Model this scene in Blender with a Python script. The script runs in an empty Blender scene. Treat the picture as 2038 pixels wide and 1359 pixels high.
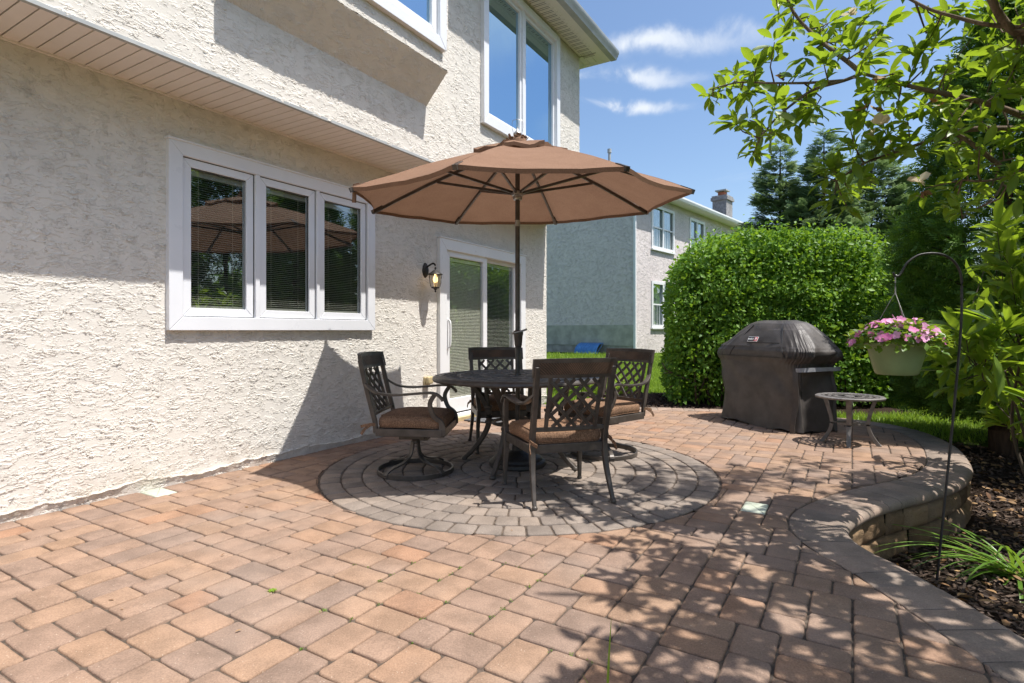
import bpy, math, random
import numpy as np
from mathutils import Vector, Matrix, noise as mnoise

random.seed(7)
RNG = np.random.default_rng(11)
SC = bpy.context.scene
COL = SC.collection
PI = math.pi
rad = math.radians

# ---------------------------------------------------------------- helpers
def tag(o, label=None, cat=None, group=None, kind=None):
    if label: o['label'] = label
    if cat: o['category'] = cat
    if group: o['group'] = group
    if kind: o['kind'] = kind
    return o

def empty(name, loc=(0, 0, 0), rz=0.0):
    o = bpy.data.objects.new(name, None)
    COL.objects.link(o)
    o.location = loc
    o.rotation_euler = (0, 0, rz)
    o.empty_display_size = 0.1
    return o

def link_mesh(name, me, mat=None, parent=None, smooth=None, bevel=0.0, seg=2):
    o = bpy.data.objects.new(name, me)
    COL.objects.link(o)
    if mat is not None:
        if isinstance(mat, (list, tuple)):
            for m in mat: me.materials.append(m)
        else:
            me.materials.append(mat)
    if parent is not None: o.parent = parent
    if smooth is not None:
        me.shade_smooth()
        if smooth < 179: me.set_sharp_from_angle(angle=rad(smooth))
    if bevel > 0:
        b = o.modifiers.new('bevel', 'BEVEL')
        b.width = bevel; b.segments = seg; b.limit_method = 'ANGLE'; b.angle_limit = rad(40)
        me.shade_smooth()
        me.set_sharp_from_angle(angle=rad(50))
    return o

class MB:
    """collects shapes into ONE mesh"""
    def __init__(s):
        s.v = []; s.f = []
    def add(s, verts, faces, M=None):
        n = len(s.v)
        if M is not None: verts = [M @ Vector(p) for p in verts]
        s.v.extend([tuple(p) for p in verts])
        s.f.extend([tuple(i + n for i in f) for f in faces])
    def box(s, c, d, M=None):
        x, y, z = c; a, b, h = d[0] / 2, d[1] / 2, d[2] / 2
        vs = [(x + i * a, y + j * b, z + k * h) for k in (-1, 1) for j in (-1, 1) for i in (-1, 1)]
        s.add(vs, [(0, 2, 3, 1), (4, 5, 7, 6), (0, 1, 5, 4), (2, 6, 7, 3), (0, 4, 6, 2), (1, 3, 7, 5)], M)
    def box2(s, lo, hi, M=None):
        s.box([(lo[i] + hi[i]) / 2 for i in range(3)], [abs(hi[i] - lo[i]) for i in range(3)], M)
    def prism(s, poly, ax, lo, hi):
        """extrude a 2-D polygon (the two other axes, in order) along axis ax"""
        n = len(poly)
        def mk(p, t):
            q = list(p); q.insert(ax, t); return q
        vs = [mk(p, lo) for p in poly] + [mk(p, hi) for p in poly]
        fs = [tuple(range(n))[::-1], tuple(range(n, 2 * n))]
        fs += [(i, (i + 1) % n, (i + 1) % n + n, i + n) for i in range(n)]
        s.add(vs, fs)
    def sweep(s, path, w, h=None, up=(0, 0, 1), seg=4, closed=False, cap=True, M=None):
        """sweep: rectangular section (seg=4) w across, h along up; round for seg>4. w,h may be lists"""
        P = [Vector(p) for p in path]; n = len(P)
        W = w if isinstance(w, (list, tuple)) else [w] * n
        if h is None: H = W
        else: H = h if isinstance(h, (list, tuple)) else [h] * n
        up0 = Vector(up)
        rings = []
        for i in range(n):
            if closed: t = P[(i + 1) % n] - P[i - 1]
            elif i == 0: t = P[1] - P[0]
            elif i == n - 1: t = P[-1] - P[-2]
            else: t = (P[i + 1] - P[i]).normalized() + (P[i] - P[i - 1]).normalized()
            t.normalize()
            u = up0 - t * up0.dot(t)
            if u.length < 1e-4:
                u = Vector((1, 0, 0)) - t * t.x
            u.normalize(); r = t.cross(u)
            ring = []
            if seg == 4:
                for a, b in ((-1, -1), (1, -1), (1, 1), (-1, 1)):
                    ring.append(P[i] + r * (a * W[i] / 2) + u * (b * H[i] / 2))
            else:
                for k in range(seg):
                    a = 2 * PI * k / seg
                    ring.append(P[i] + r * (math.cos(a) * W[i] / 2) + u * (math.sin(a) * H[i] / 2))
            rings.append(ring)
        vs = [p for r_ in rings for p in r_]
        fs = []
        m = n if closed else n - 1
        for i in range(m):
            j = (i + 1) % n
            for k in range(seg):
                l = (k + 1) % seg
                fs.append((i * seg + k, i * seg + l, j * seg + l, j * seg + k))
        if cap and not closed:
            fs.append(tuple(range(seg))[::-1])
            fs.append(tuple((n - 1) * seg + k for k in range(seg)))
        s.add(vs, fs, M)
    def lathe(s, prof, c=(0, 0, 0), seg=32, M=None):
        vs = []; fs = []; n = len(prof)
        for k in range(seg):
            a = 2 * PI * k / seg
            for r, z in prof:
                vs.append((c[0] + r * math.cos(a), c[1] + r * math.sin(a), c[2] + z))
        for k in range(seg):
            l = (k + 1) % seg
            for i in range(n - 1):
                fs.append((k * n + i, l * n + i, l * n + i + 1, k * n + i + 1))
        s.add(vs, fs, M)
    def grid(s, rows, M=None, wrap=False):
        nr = len(rows); nc = len(rows[0])
        vs = [p for r in rows for p in r]; fs = []
        for i in range(nr - 1):
            for j in range(nc if wrap else nc - 1):
                k = (j + 1) % nc
                fs.append((i * nc + j, i * nc + k, (i + 1) * nc + k, (i + 1) * nc + j))
        s.add(vs, fs, M)
    def build(s, name, mat=None, parent=None, smooth=None, bevel=0.0, seg=2):
        me = bpy.data.meshes.new(name)
        me.from_pydata(s.v, [], s.f)
        me.validate(); me.update()
        return link_mesh(name, me, mat, parent, smooth, bevel, seg)

def bez(p0, p1, p2, p3, n=10):
    p0, p1, p2, p3 = map(Vector, (p0, p1, p2, p3)); out = []
    for i in range(n + 1):
        t = i / n; a = 1 - t
        out.append(p0 * a ** 3 + p1 * (3 * a * a * t) + p2 * (3 * a * t * t) + p3 * t ** 3)
    return out

def catmull(pts, n=8, closed=False):
    P = [Vector(p) for p in pts]; out = []; m = len(P)
    for i in range(m if closed else m - 1):
        if closed: a, b, c, d = P[i - 1], P[i], P[(i + 1) % m], P[(i + 2) % m]
        else: a, b, c, d = P[max(i - 1, 0)], P[i], P[i + 1], P[min(i + 2, m - 1)]
        for k in range(n):
            t = k / n
            out.append(0.5 * ((2 * b) + (c - a) * t + (2 * a - 5 * b + 4 * c - d) * t * t + (3 * b - a - 3 * c + d) * t ** 3))
    if not closed: out.append(P[-1])
    return out

def np_mesh(name, V, F, attrs=None):
    """V (n,3), F (m,k) -> mesh; attrs: {name: per-vertex float array}"""
    me = bpy.data.meshes.new(name)
    n, m, k = len(V), len(F), F.shape[1]
    me.vertices.add(n); me.vertices.foreach_set('co', np.ascontiguousarray(V, dtype=np.float32).ravel())
    me.loops.add(m * k); me.loops.foreach_set('vertex_index', np.ascontiguousarray(F, dtype=np.int32).ravel())
    me.polygons.add(m)
    me.polygons.foreach_set('loop_start', np.arange(0, m * k, k, dtype=np.int32))
    me.polygons.foreach_set('loop_total', np.full(m, k, dtype=np.int32))
    if attrs:
        for a, d in attrs.items():
            at = me.attributes.new(a, 'FLOAT', 'POINT')
            at.data.foreach_set('value', np.ascontiguousarray(d, dtype=np.float32))
    me.update(calc_edges=True)
    return me

def unit(a): return a / np.maximum(np.linalg.norm(a, axis=1, keepdims=True), 1e-9)

def scatter(T, F, pos, xd, nd, size, tint=None, wscale=None):
    """copies of template T (k,3), faces F, at pos; local x along xd, local z towards nd"""
    x = unit(xd); z = nd - x * np.sum(nd * x, axis=1, keepdims=True)
    z = unit(z); y = np.cross(z, x)
    N = len(pos); k = len(T)
    s = np.broadcast_to(np.asarray(size, dtype=float), (N,))[:, None, None]
    w = 1.0 if wscale is None else np.asarray(wscale)[:, None, None]
    V = pos[:, None, :] + s * (T[None, :, 0:1] * x[:, None, :] + w * T[None, :, 1:2] * y[:, None, :] + T[None, :, 2:3] * z[:, None, :])
    Fa = (F[None, :, :] + (np.arange(N) * k)[:, None, None]).reshape(-1, F.shape[1])
    t = RNG.random(N) if tint is None else tint
    return V.reshape(-1, 3), Fa, np.repeat(t, k)

def leaf_mesh(name, parts, mat, parent):
    Vs, Fs, Ts = [], [], []; off = 0
    for V, F, t in parts:
        Vs.append(V); Fs.append(F + off); Ts.append(t); off += len(V)
    me = np_mesh(name, np.concatenate(Vs), np.concatenate(Fs), {'tint': np.concatenate(Ts)})
    return link_mesh(name, me, mat, parent)

# leaf templates (length 1 along x), all quads
LEAF_BIG = np.array([(0, 0, 0), (.22, .13, .035), (.22, 0, -.005), (.22, -.13, .035), (.5, .19, .05), (.5, 0, .0), (.5, -.19, .05),
                     (.78, .13, .03), (.78, 0, -.03), (.78, -.13, .03), (1, 0, -.09)], float)
LEAF_BIG_F = np.array([(0, 2, 1, 1), (0, 3, 2, 2), (1, 2, 5, 4), (2, 3, 6, 5), (4, 5, 8, 7), (5, 6, 9, 8), (7, 8, 10, 10), (8, 9, 10, 10)])
LEAF_SM = np.array([(0, 0, 0), (.45, .3, .08), (1, 0, -.06), (.45, -.3, .08), (.5, 0, -.02)], float)
LEAF_SM_F = np.array([(0, 4, 2, 1), (0, 3, 2, 4)])
BIG3 = np.array([(0, 1, 2), (0, 2, 3), (1, 4, 5), (1, 5, 2), (2, 5, 6), (2, 6, 3), (4, 7, 8), (4, 8, 5), (5, 8, 9), (5, 9, 6), (7, 10, 8), (8, 10, 9)])[:, ::-1]

def fan_template(n, spread, bw, droop=0.15, along=0.75):
    """flat spray of n narrow blades, alternate along a stem on x"""
    V = []; F = []
    for i in range(n):
        t = i / max(n - 1, 1)
        bx = along * t
        side = 0 if i == n - 1 else (1 if i % 2 else -1)
        L = (0.45 - 0.2 * t) if side else (1 - along)
        a = side * spread
        dx, dy = math.cos(a), math.sin(a)
        z0 = -droop * bx * bx
        z1 = -droop * (bx + L) ** 2 - .03 * abs(side)
        px, py = -dy * bw, dx * bw
        b = len(V)
        V += [(bx, 0, z0), (bx + dx * L * .45 + px, dy * L * .45 + py, (z0 + z1) / 2 + .015), (bx + dx * L, dy * L, z1),
              (bx + dx * L * .45 - px, dy * L * .45 - py, (z0 + z1) / 2 + .015)]
        F.append((b, b + 3, b + 2, b + 1))
    return np.array(V), np.array(F)
SPRAY, SPRAY_F = fan_template(9, .75, .055)
SPRIG, SPRIG_F = fan_template(9, .65, .075, .05, .75)

# ---------------------------------------------------------------- materials
class NT:
    def __init__(s, name):
        s.m = bpy.data.materials.new(name); s.m.use_nodes = True
        s.t = s.m.node_tree; s.t.nodes.clear()
        s.out = s.t.nodes.new('ShaderNodeOutputMaterial')
    def n(s, typ, **kw):
        nd = s.t.nodes.new(typ)
        for k, v in kw.items():
            if k.startswith('i_'):
                nd.inputs[k[2:].replace('_', ' ')].default_value = v
            else: setattr(nd, k, v)
        return nd
    def l(s, a, b): s.t.links.new(a, b)
    def val(s, sock, v):
        if isinstance(v, bpy.types.NodeSocket): s.l(v, sock)
        else: sock.default_value = v
    def noise(s, vec, scale, detail=3, rough=.55, dist=0.0, out='Fac'):
        nd = s.n('ShaderNodeTexNoise'); nd.inputs['Scale'].default_value = scale
        nd.inputs['Detail'].default_value = detail; nd.inputs['Roughness'].default_value = rough
        nd.inputs['Distortion'].default_value = dist
        if vec is not None: s.l(vec, nd.inputs['Vector'])
        return nd.outputs[out]
    def coord(s, which='Object', scale=(1, 1, 1)):
        tc = s.n('ShaderNodeTexCoord'); mp = s.n('ShaderNodeMapping')
        mp.inputs['Scale'].default_value = scale
        s.l(tc.outputs[which], mp.inputs['Vector']); return mp.outputs['Vector']
    def ramp(s, fac, stops):
        r = s.n('ShaderNodeValToRGB'); e = r.color_ramp.elements
        while len(e) < len(stops): e.new(0.5)
        for i, (p, c) in enumerate(stops):
            e[i].position = p; e[i].color = (*c, 1) if len(c) == 3 else c
        s.l(fac, r.inputs['Fac']); return r.outputs['Color']
    def mrange(s, v, a, b, c=0.0, d=1.0, smooth=True):
        r = s.n('ShaderNodeMapRange')
        if smooth: r.interpolation_type = 'SMOOTHSTEP'
        for i, x in enumerate((a, b, c, d)): r.inputs[i + 1].default_value = x
        s.l(v, r.inputs[0]); return r.outputs[0]
    def math(s, op, a, b=0.0):
        r = s.n('ShaderNodeMath', operation=op); s.val(r.inputs[0], a); s.val(r.inputs[1], b); return r.outputs[0]
    def mix(s, f, a, b, blend='MIX'):
        r = s.n('ShaderNodeMix', data_type='RGBA', blend_type=blend)
        s.val(r.inputs['Factor'], f)
        s.val(r.inputs[6], a if isinstance(a, bpy.types.NodeSocket) else (*a, 1))
        s.val(r.inputs[7], b if isinstance(b, bpy.types.NodeSocket) else (*b, 1))
        return r.outputs[2]
    def bump(s, h, dist=.01, strength=1.0, normal=None):
        b = s.n('ShaderNodeBump'); b.inputs['Distance'].default_value = dist; b.inputs['Strength'].default_value = strength
        s.l(h, b.inputs['Height'])
        if normal is not None: s.l(normal, b.inputs['Normal'])
        return b.outputs['Normal']
    def bsdf(s, col, rough=.6, metal=0.0, normal=None, spec=.5, **kw):
        b = s.n('ShaderNodeBsdfPrincipled')
        s.val(b.inputs['Base Color'], col if isinstance(col, bpy.types.NodeSocket) else (*col, 1))
        s.val(b.inputs['Roughness'], rough); s.val(b.inputs['Metallic'], metal)
        b.inputs['Specular IOR Level'].default_value = spec
        for k, v in kw.items(): s.val(b.inputs[k.replace('_', ' ')], v)
        if normal is not None: s.l(normal, b.inputs['Normal'])
        return b.outputs[0]
    def done(s, sh):
        s.l(sh, s.out.inputs['Surface']); return s.m

def m_plain(name, col, rough=.5, metal=0.0, var=.12, vscale=9, bump=.0, bscale=60, spec=.5):
    t = NT(name); c = t.coord()
    n = t.noise(c, vscale, 4)
    k = t.mrange(n, .3, .7, 1 - var, 1 + var)
    col2 = t.mix(1.0, col, t_gray(t, k), 'MULTIPLY')
    nm = t.bump(t.noise(c, bscale, 3), .002, bump) if bump > 0 else None
    r = t.mrange(t.noise(c, vscale * 2.3, 3), .3, .7, max(rough - .08, .02), min(rough + .1, 1))
    return t.done(t.bsdf(col2, r, metal, nm, spec))

def t_gray(t, v):
    c = t.n('ShaderNodeCombineColor')
    for i in range(3): t.l(v, c.inputs[i])
    return c.outputs[0]

def m_stucco(name, col, amp=1.0, sc=1.0, stain=.06, disp=True):
    """skip-trowelled render: low ledges whose lower lips throw small shadows"""
    t = NT(name)
    c = t.coord('Object', (1, .62, 1.75)); c1 = t.coord('Object', (1, 1, 1))
    vm = t.n('ShaderNodeVectorMath', operation='MULTIPLY_ADD')
    t.l(t.noise(c1, 3.0 * sc, 3, out='Color'), vm.inputs[0]); vm.inputs[1].default_value = (.10, .10, .14); t.l(c, vm.inputs[2])
    w = vm.outputs[0]
    n1 = t.noise(w, 7.0 * sc, 4, .58); n2 = t.noise(w, 13 * sc, 4, .6); n3 = t.noise(w, 4.4 * sc, 5, .62)
    def lip(n, c0, wd):
        """thin raised lip along a contour: sharp on one side, feathered on the other"""
        up = t.mrange(n, c0 - wd * .35, c0, 0, 1); dn = t.mrange(n, c0, c0 + wd * 2.2, 1, 0)
        return t.math('MULTIPLY', up, dn)
    b1 = t.mrange(t.noise(c1, 6.5 * sc, 3, .6), .42, .52); b2 = t.mrange(t.noise(c1, 9 * sc, 3, .6), .46, .55); b3 = t.mrange(t.noise(c1, 5 * sc, 3, .6), .45, .56)
    h = t.math('MULTIPLY', t.math('MULTIPLY', lip(n1, .52, .045), b1), .0048)
    h = t.math('ADD', h, t.math('MULTIPLY', t.math('MULTIPLY', lip(n2, .54, .06), b2), .0040))
    h = t.math('ADD', h, t.math('MULTIPLY', t.math('MULTIPLY', lip(n3, .50, .035), b3), .0050))
    h = t.math('ADD', h, t.math('MULTIPLY', t.mrange(n1, .45, .6), .0014))
    pits = t.mrange(t.noise(c, 38 * sc, 3, .6), .64, .68)
    h = t.math('SUBTRACT', h, t.math('MULTIPLY', pits, .0022))
    h = t.math('ADD', h, t.math('MULTIPLY', t.noise(c1, 60 * sc, 4, .65), .0012))
    h = t.math('ADD', h, t.math('MULTIPLY', t.noise(c1, 5 * sc, 3), .002))
    h = t.math('MULTIPLY', h, amp)
    st = t.mrange(t.noise(c1, 1.3, 5, .6), .3, .75, 1 + stain * .3, 1 - stain)
    st2 = t.mrange(t.noise(c1, 9, 4, .6), .3, .7, 1.02, .96)
    col2 = t.mix(1.0, col, t_gray(t, t.math('MULTIPLY', st, st2)), 'MULTIPLY')
    sp_ = t.n('ShaderNodeSeparateXYZ'); t.l(c1, sp_.inputs[0])
    splash = t.math('MULTIPLY', t.mrange(sp_.outputs['Z'], .02, .34, 1, 0), t.mrange(t.noise(c1, 6, 5, .65), .42, .66))
    col2 = t.mix(t.math('MULTIPLY', splash, .38), col2, (.36, .27, .19))
    if disp:
        d = t.n('ShaderNodeDisplacement'); d.inputs['Midlevel'].default_value = 0.0; d.inputs['Scale'].default_value = 1.0
        t.l(h, d.inputs['Height']); t.l(d.outputs[0], t.out.inputs['Displacement'])
        t.m.displacement_method = 'BOTH'
        return t.done(t.bsdf(col2, .92, 0, None, .2))
    return t.done(t.bsdf(col2, .92, 0, t.bump(h, 1.0, 1.0), .2))

def m_fabric(name, c0, c1, sc=140, rough=.9, trans=0.0):
    t = NT(name); c = t.coord()
    n = t.noise(c, sc, 2, .6); b = t.noise(c, 7, 4)
    col = t.ramp(t.math('ADD', t.mrange(n, .3, .7, 0, .75), t.mrange(b, .3, .7, 0, .25)), [(0, c0), (1, c1)])
    p = t.bsdf(col, rough, 0, t.bump(n, .002, .5), .2)
    if trans > 0:
        tr = t.n('ShaderNodeBsdfTranslucent'); t.l(col, tr.inputs['Color'])
        mx = t.n('ShaderNodeMixShader'); mx.inputs[0].default_value = trans
        t.l(p, mx.inputs[1]); t.l(tr.outputs[0], mx.inputs[2]); p = mx.outputs[0]
    return t.done(p)

def m_leaf(name, c0, c1, trans=.35, rough=.42, tcol=None, spec=.45, vein=False):
    t = NT(name)
    at = t.n('ShaderNodeAttribute', attribute_name='tint').outputs['Fac']
    col = t.ramp(at, [(0, c0), (1, c1)])
    p = t.bsdf(col, rough, 0, None, spec)
    tr = t.n('ShaderNodeBsdfTranslucent')
    if tcol is None: tcol = tuple(min(1, x * k) for x, k in zip(c1, (2.2, 1.7, .7)))
    t.l(t.mix(.75, col, tcol), tr.inputs['Color'])
    mx = t.n('ShaderNodeMixShader'); mx.inputs[0].default_value = trans
    t.l(p, mx.inputs[1]); t.l(tr.outputs[0], mx.inputs[2])
    return t.done(mx.outputs[0])

def m_paver(name, stops, bump=.6, speck=.5):
    t = NT(name); c = t.coord()
    at = t.n('ShaderNodeAttribute', attribute_name='tint').outputs['Fac']
    col = t.ramp(at, stops)
    blot = t.mrange(t.noise(c, 6, 4, .6), .32, .68, .82, 1.15)
    fine = t.mrange(t.noise(c, 160, 2, .7), .25, .75, .80, 1.16)
    col = t.mix(1.0, col, t_gray(t, t.math('MULTIPLY', blot, fine)), 'MULTIPLY')
    sp = t.n('ShaderNodeTexVoronoi'); sp.inputs['Scale'].default_value = 85; t.l(c, sp.inputs['Vector'])
    s1 = t.mrange(sp.outputs['Distance'], .10, .16, 1, 0)
    sel = t.mrange(t.noise(c, 40, 2), .56, .6)
    col = t.mix(t.math('MULTIPLY', t.math('MULTIPLY', s1, sel), speck), col, (.75, .66, .55))
    gray = t.mrange(t.noise(c, 1.1, 3, .6), .45, .75, 0, .35)
    col = t.mix(gray, col, (.30, .25, .215))
    h = t.math('ADD', t.math('MULTIPLY', t.noise(c, 130, 3, .7), .5), t.math('MULTIPLY', t.noise(c, 22, 3), .7))
    return t.done(t.bsdf(col, .88, 0, t.bump(h, .004, bump), .25))

def m_glass(name, lo=.25, tint=(.9, .93, .93), col=(.82, .9, .92)):
    t = NT(name)
    lw = t.n('ShaderNodeLayerWeight'); lw.inputs['Blend'].default_value = .5
    f = t.math('ADD', t.math('MULTIPLY', t.math('POWER', lw.outputs['Facing'], 4.0), 1 - lo), lo)
    c = t.coord()
    nm = t.bump(t.noise(c, 1.6, 2), .004, .10)
    g = t.n('ShaderNodeBsdfGlossy'); g.inputs['Roughness'].default_value = .012; g.inputs['Color'].default_value = (*col, 1)
    t.l(nm, g.inputs['Normal'])
    tr = t.n('ShaderNodeBsdfTransparent'); tr.inputs['Color'].default_value = (*tint, 1)
    mx = t.n('ShaderNodeMixShader'); t.l(f, mx.inputs[0]); t.l(tr.outputs[0], mx.inputs[1]); t.l(g.outputs[0], mx.inputs[2])
    return t.done(mx.outputs[0])

def m_emit(name, col, st):
    t = NT(name); e = t.n('ShaderNodeEmission'); e.inputs[0].default_value = (*col, 1); e.inputs[1].default_value = st
    return t.done(e.outputs[0])

def m_weave(name, c0, c1, sc=90, rough=.8, trans=0.0, bump=.5, spec=.25):
    t = NT(name); c = t.coord()
    w1 = t.n('ShaderNodeTexWave', bands_direction='X'); w1.inputs['Scale'].default_value = sc
    w2 = t.n('ShaderNodeTexWave', bands_direction='DIAGONAL'); w2.inputs['Scale'].default_value = sc * .8
    for w in (w1, w2):
        t.l(c, w.inputs['Vector']); w.inputs['Distortion'].default_value = .6; w.inputs['Detail'].default_value = 1
    k = t.math('MULTIPLY', w1.outputs['Fac'], w2.outputs['Fac'])
    n = t.mrange(t.noise(c, 5, 4), .3, .7, -.25, .25)
    col = t.ramp(t.math('ADD', k, n), [(0, c0), (1, c1)])
    p = t.bsdf(col, rough, 0, t.bump(k, .002, bump), spec)
    if trans > 0:
        tr = t.n('ShaderNodeBsdfTranslucent'); t.l(col, tr.inputs['Color'])
        mx = t.n('ShaderNodeMixShader'); mx.inputs[0].default_value = trans
        t.l(p, mx.inputs[1]); t.l(tr.outputs[0], mx.inputs[2]); p = mx.outputs[0]
    return t.done(p)

def m_bark(name, c0, c1, sc=14):
    t = NT(name); c = t.coord('Object', (1, 1, .25))
    n = t.noise(c, sc, 5, .65, .6)
    return t.done(t.bsdf(t.ramp(n, [(.3, c0), (.7, c1)]), .9, 0, t.bump(n, .02, .8), .15))

M = {}
M['stucco'] = m_stucco('white_stucco', (.725, .685, .622), .82, 1.5)
M['stucco_plain'] = m_stucco('plain_stucco', (.71, .672, .612), 1.0, 1.0, .06, False)
M['stucco_far'] = m_stucco('grey_stucco', (.725, .655, .635), 1.5, .9, .08, False)
M['block_wall'] = m_plain('foundation_block', (.42, .41, .35), .9, 0, .2, 3, .4, 30)
M['vinyl'] = m_plain('white_vinyl', (.80, .80, .80), .35, 0, .02, 4)
M['vinyl_blue'] = m_plain('window_trim_metal', (.78, .79, .82), .35, 0, .02, 4)
M['soffit'] = m_plain('soffit_panel', (.82, .75, .685), .5, 0, .03, 3)
M['soffit_up'] = m_plain('eave_panel', (.80, .77, .68), .5, 0, .03, 3)
M['gutter'] = m_plain('gutter_metal', (.42, .43, .42), .4, 0.1, .1, 3)
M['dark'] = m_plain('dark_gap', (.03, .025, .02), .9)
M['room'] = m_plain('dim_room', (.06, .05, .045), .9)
M['seal'] = m_plain('black_rubber_seal', (.02, .02, .02), .6)
M['glass'] = m_glass('window_glass', .24)
M['glass_up'] = m_glass('upper_window_glass', .62, (.12, .15, .18), (.55, .80, 1.0))
M['blind'] = m_plain('blind_slats', (.36, .345, .29), .5, 0, .05)
M['door_blind'] = m_plain('door_blind_slats', (.60, .57, .46), .5, 0, .05)
M['bronze'] = m_plain('dark_bronze_metal', (.078, .065, .055), .40, .2, .25, 14, .25, 90)
M['bronze_light'] = m_plain('weathered_cast_aluminium', (.17, .155, .145), .5, .2, .25, 14, .35, 70)
M['iron'] = m_plain('black_iron', (.035, .032, .03), .5, .3, .3, 20, .4, 80)
M['steel'] = m_plain('worn_steel', (.40, .39, .37), .4, .7, .2, 12)
M['cushion'] = m_fabric('brown_cushion_fabric', (.10, .057, .036), (.33, .198, .122), 130)
M['rail'] = m_weave('woven_bronze_panel', (.028, .019, .014), (.20, .11, .065), 60, .5, 0, 1.0, .5)
M['canopy'] = m_fabric('tan_canopy_cloth', (.215, .122, .078), (.315, .19, .125), 170, .9, .22)
M['cover'] = m_plain('black_grill_cover', (.072, .062, .056), .50, 0, .2, 6, .5, 320, .45)
M['strap'] = m_plain('grey_strap', (.30, .30, .32), .5)
M['white'] = m_plain('white_print', (.85, .85, .85), .5)
M['red'] = m_plain('red_print', (.55, .02, .03), .5)
M['ink'] = m_plain('black_print', (.01, .01, .01), .5)
M['pot'] = m_plain('sage_green_plastic', (.25, .315, .135), .45, 0, .10, 5, .3, 40)
M['patio'] = m_paver('terracotta_paver', [(0, (.242, .170, .131)), (.25, (.274, .184, .134)), (.6, (.295, .194, .136)), (.9, (.315, .202, .133)), (1, (.312, .180, .114))], .8)
M['ring'] = m_paver('grey_paver', [(0, (.185, .152, .128)), (.5, (.235, .195, .165)), (1, (.275, .218, .175))], .8)
M['coping'] = m_paver('coping_stone', [(0, (.235, .185, .15)), (.5, (.285, .22, .175)), (1, (.31, .225, .175))])
M['splitface'] = m_paver('split_face_block', [(0, (.16, .10, .055)), (.5, (.225, .145, .08)), (1, (.29, .195, .115))], 2.5, .2)
M['sand'] = m_plain('joint_sand', (.095, .07, .052), .95, 0, .4, 30, .8, 200)
M['lighttile'] = m_plain('pale_light_cover', (.47, .50, .40), .45, 0, .10, 9)
M['magnolia'] = m_leaf('magnolia_leaf', (.058, .135, .016), (.195, .300, .032), .44, .40, (.44, .60, .03))
M['hedge'] = m_leaf('hedge_leaf', (.048, .145, .016), (.20, .355, .042), .34, .5, (.38, .60, .03), .35)
M['conifer'] = m_leaf('conifer_needles', (.105, .175, .09), (.25, .33, .155), .22, .6, (.28, .4, .12), .25)
M['cypress'] = m_leaf('arborvitae_spray', (.036, .095, .016), (.125, .225, .032), .25, .55, (.26, .44, .03), .25)
M['limegreen'] = m_leaf('light_green_leaf', (.10, .19, .015), (.26, .36, .04), .35, .5, (.5, .65, .05))
M['grass'] = m_leaf('grass_blades', (.12, .23, .018), (.29, .42, .045), .38, .5, (.5, .7, .06))
M['strappy'] = m_leaf('strap_leaf', (.07, .16, .02), (.19, .32, .05), .3, .35, (.4, .6, .05))
M['impatiens'] = m_leaf('bedding_leaf', (.06, .15, .02), (.20, .33, .05), .35, .4)
M['pink'] = m_leaf('pink_petal', (.74, .17, .46), (.88, .46, .70), .3, .6, (.95, .45, .7))
M['cream'] = m_leaf('cream_petal', (.70, .58, .40), (.80, .72, .58), .3, .6, (.8, .7, .5))
M['dry'] = m_leaf('dry_leaf', (.13, .055, .02), (.42, .26, .12), .15, .7, (.4, .2, .05))
M['chip'] = m_leaf('mulch_chip', (.036, .024, .018), (.17, .112, .078), .0, .9)
M['bark'] = m_bark('grey_brown_bark', (.09, .065, .045), (.23, .175, .13), 16)
M['bark_dark'] = m_bark('dark_bark', (.035, .022, .016), (.12, .075, .05), 16)
M['twig'] = m_plain('twig_bark', (.075, .055, .035), .8, 0, .3)
M['shingle'] = m_plain('roof_shingle', (.10, .095, .09), .95, 0, .4, 18, .6, 60)
M['brick'] = m_plain('chimney_stone', (.30, .29, .29), .9, 0, .25, 8, .5, 30)
M['flue'] = m_plain('clay_flue', (.36, .12, .06), .8)
M['tarp'] = m_plain('blue_plastic', (.055, .20, .47), .4, 0, .12, 5)
M['amber'] = m_plain('amber_cover', (.50, .40, .22), .35, 0, .12, 12)
M['bulb'] = m_emit('lit_bulb', (1.0, .66, .28), 3.2)
M['mat'] = m_plain('dark_doormat', (.09, .09, .095), .95, 0, .3, 40, .8, 150)
M['curtain'] = m_plain('pale_curtain', (.32, .33, .33), .9, 0, .2, 6)

# ---------------------------------------------------------------- geometry frame
# camera at the origin looking along +Y; photograph 2038 px wide, focal 1120 px, horizon row 657
FPX, CX, HY, CH = 1120.0, 1019.0, 657.0, 1.09
def P(px, py, Y):
    return Vector(((px - CX) / FPX * Y, Y, CH + (HY - py) / FPX * Y))
N1 = Vector((.8561, -.5167, 0)); D1 = Vector((.5167, .8561, 0))      # house wall: outward, along
FOOT = N1 * -4.119
HROT = math.atan2(-.5167, .8561)
def HW(o, s, z=0.0):
    v = FOOT + N1 * o + D1 * s; v.z = z; return v
def wall_os(x, y):
    return x * N1.x + y * N1.y + 4.119, x * D1.x + y * D1.y

SUN_TO = Vector((.944, -.371, 2.3)).normalized()
SUN_E, SKY_S, EXPO, SKY_SAT, CLOUD = 5.0, .150, 0.42, 1.12, (4.6, 4.9, 5.3, 1)
# ================================================================ HOUSE
house = empty('house', FOOT, HROT)
tag(house, 'near white stucco house with vinyl windows, sliding door and overhanging upper storey', 'house')

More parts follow.
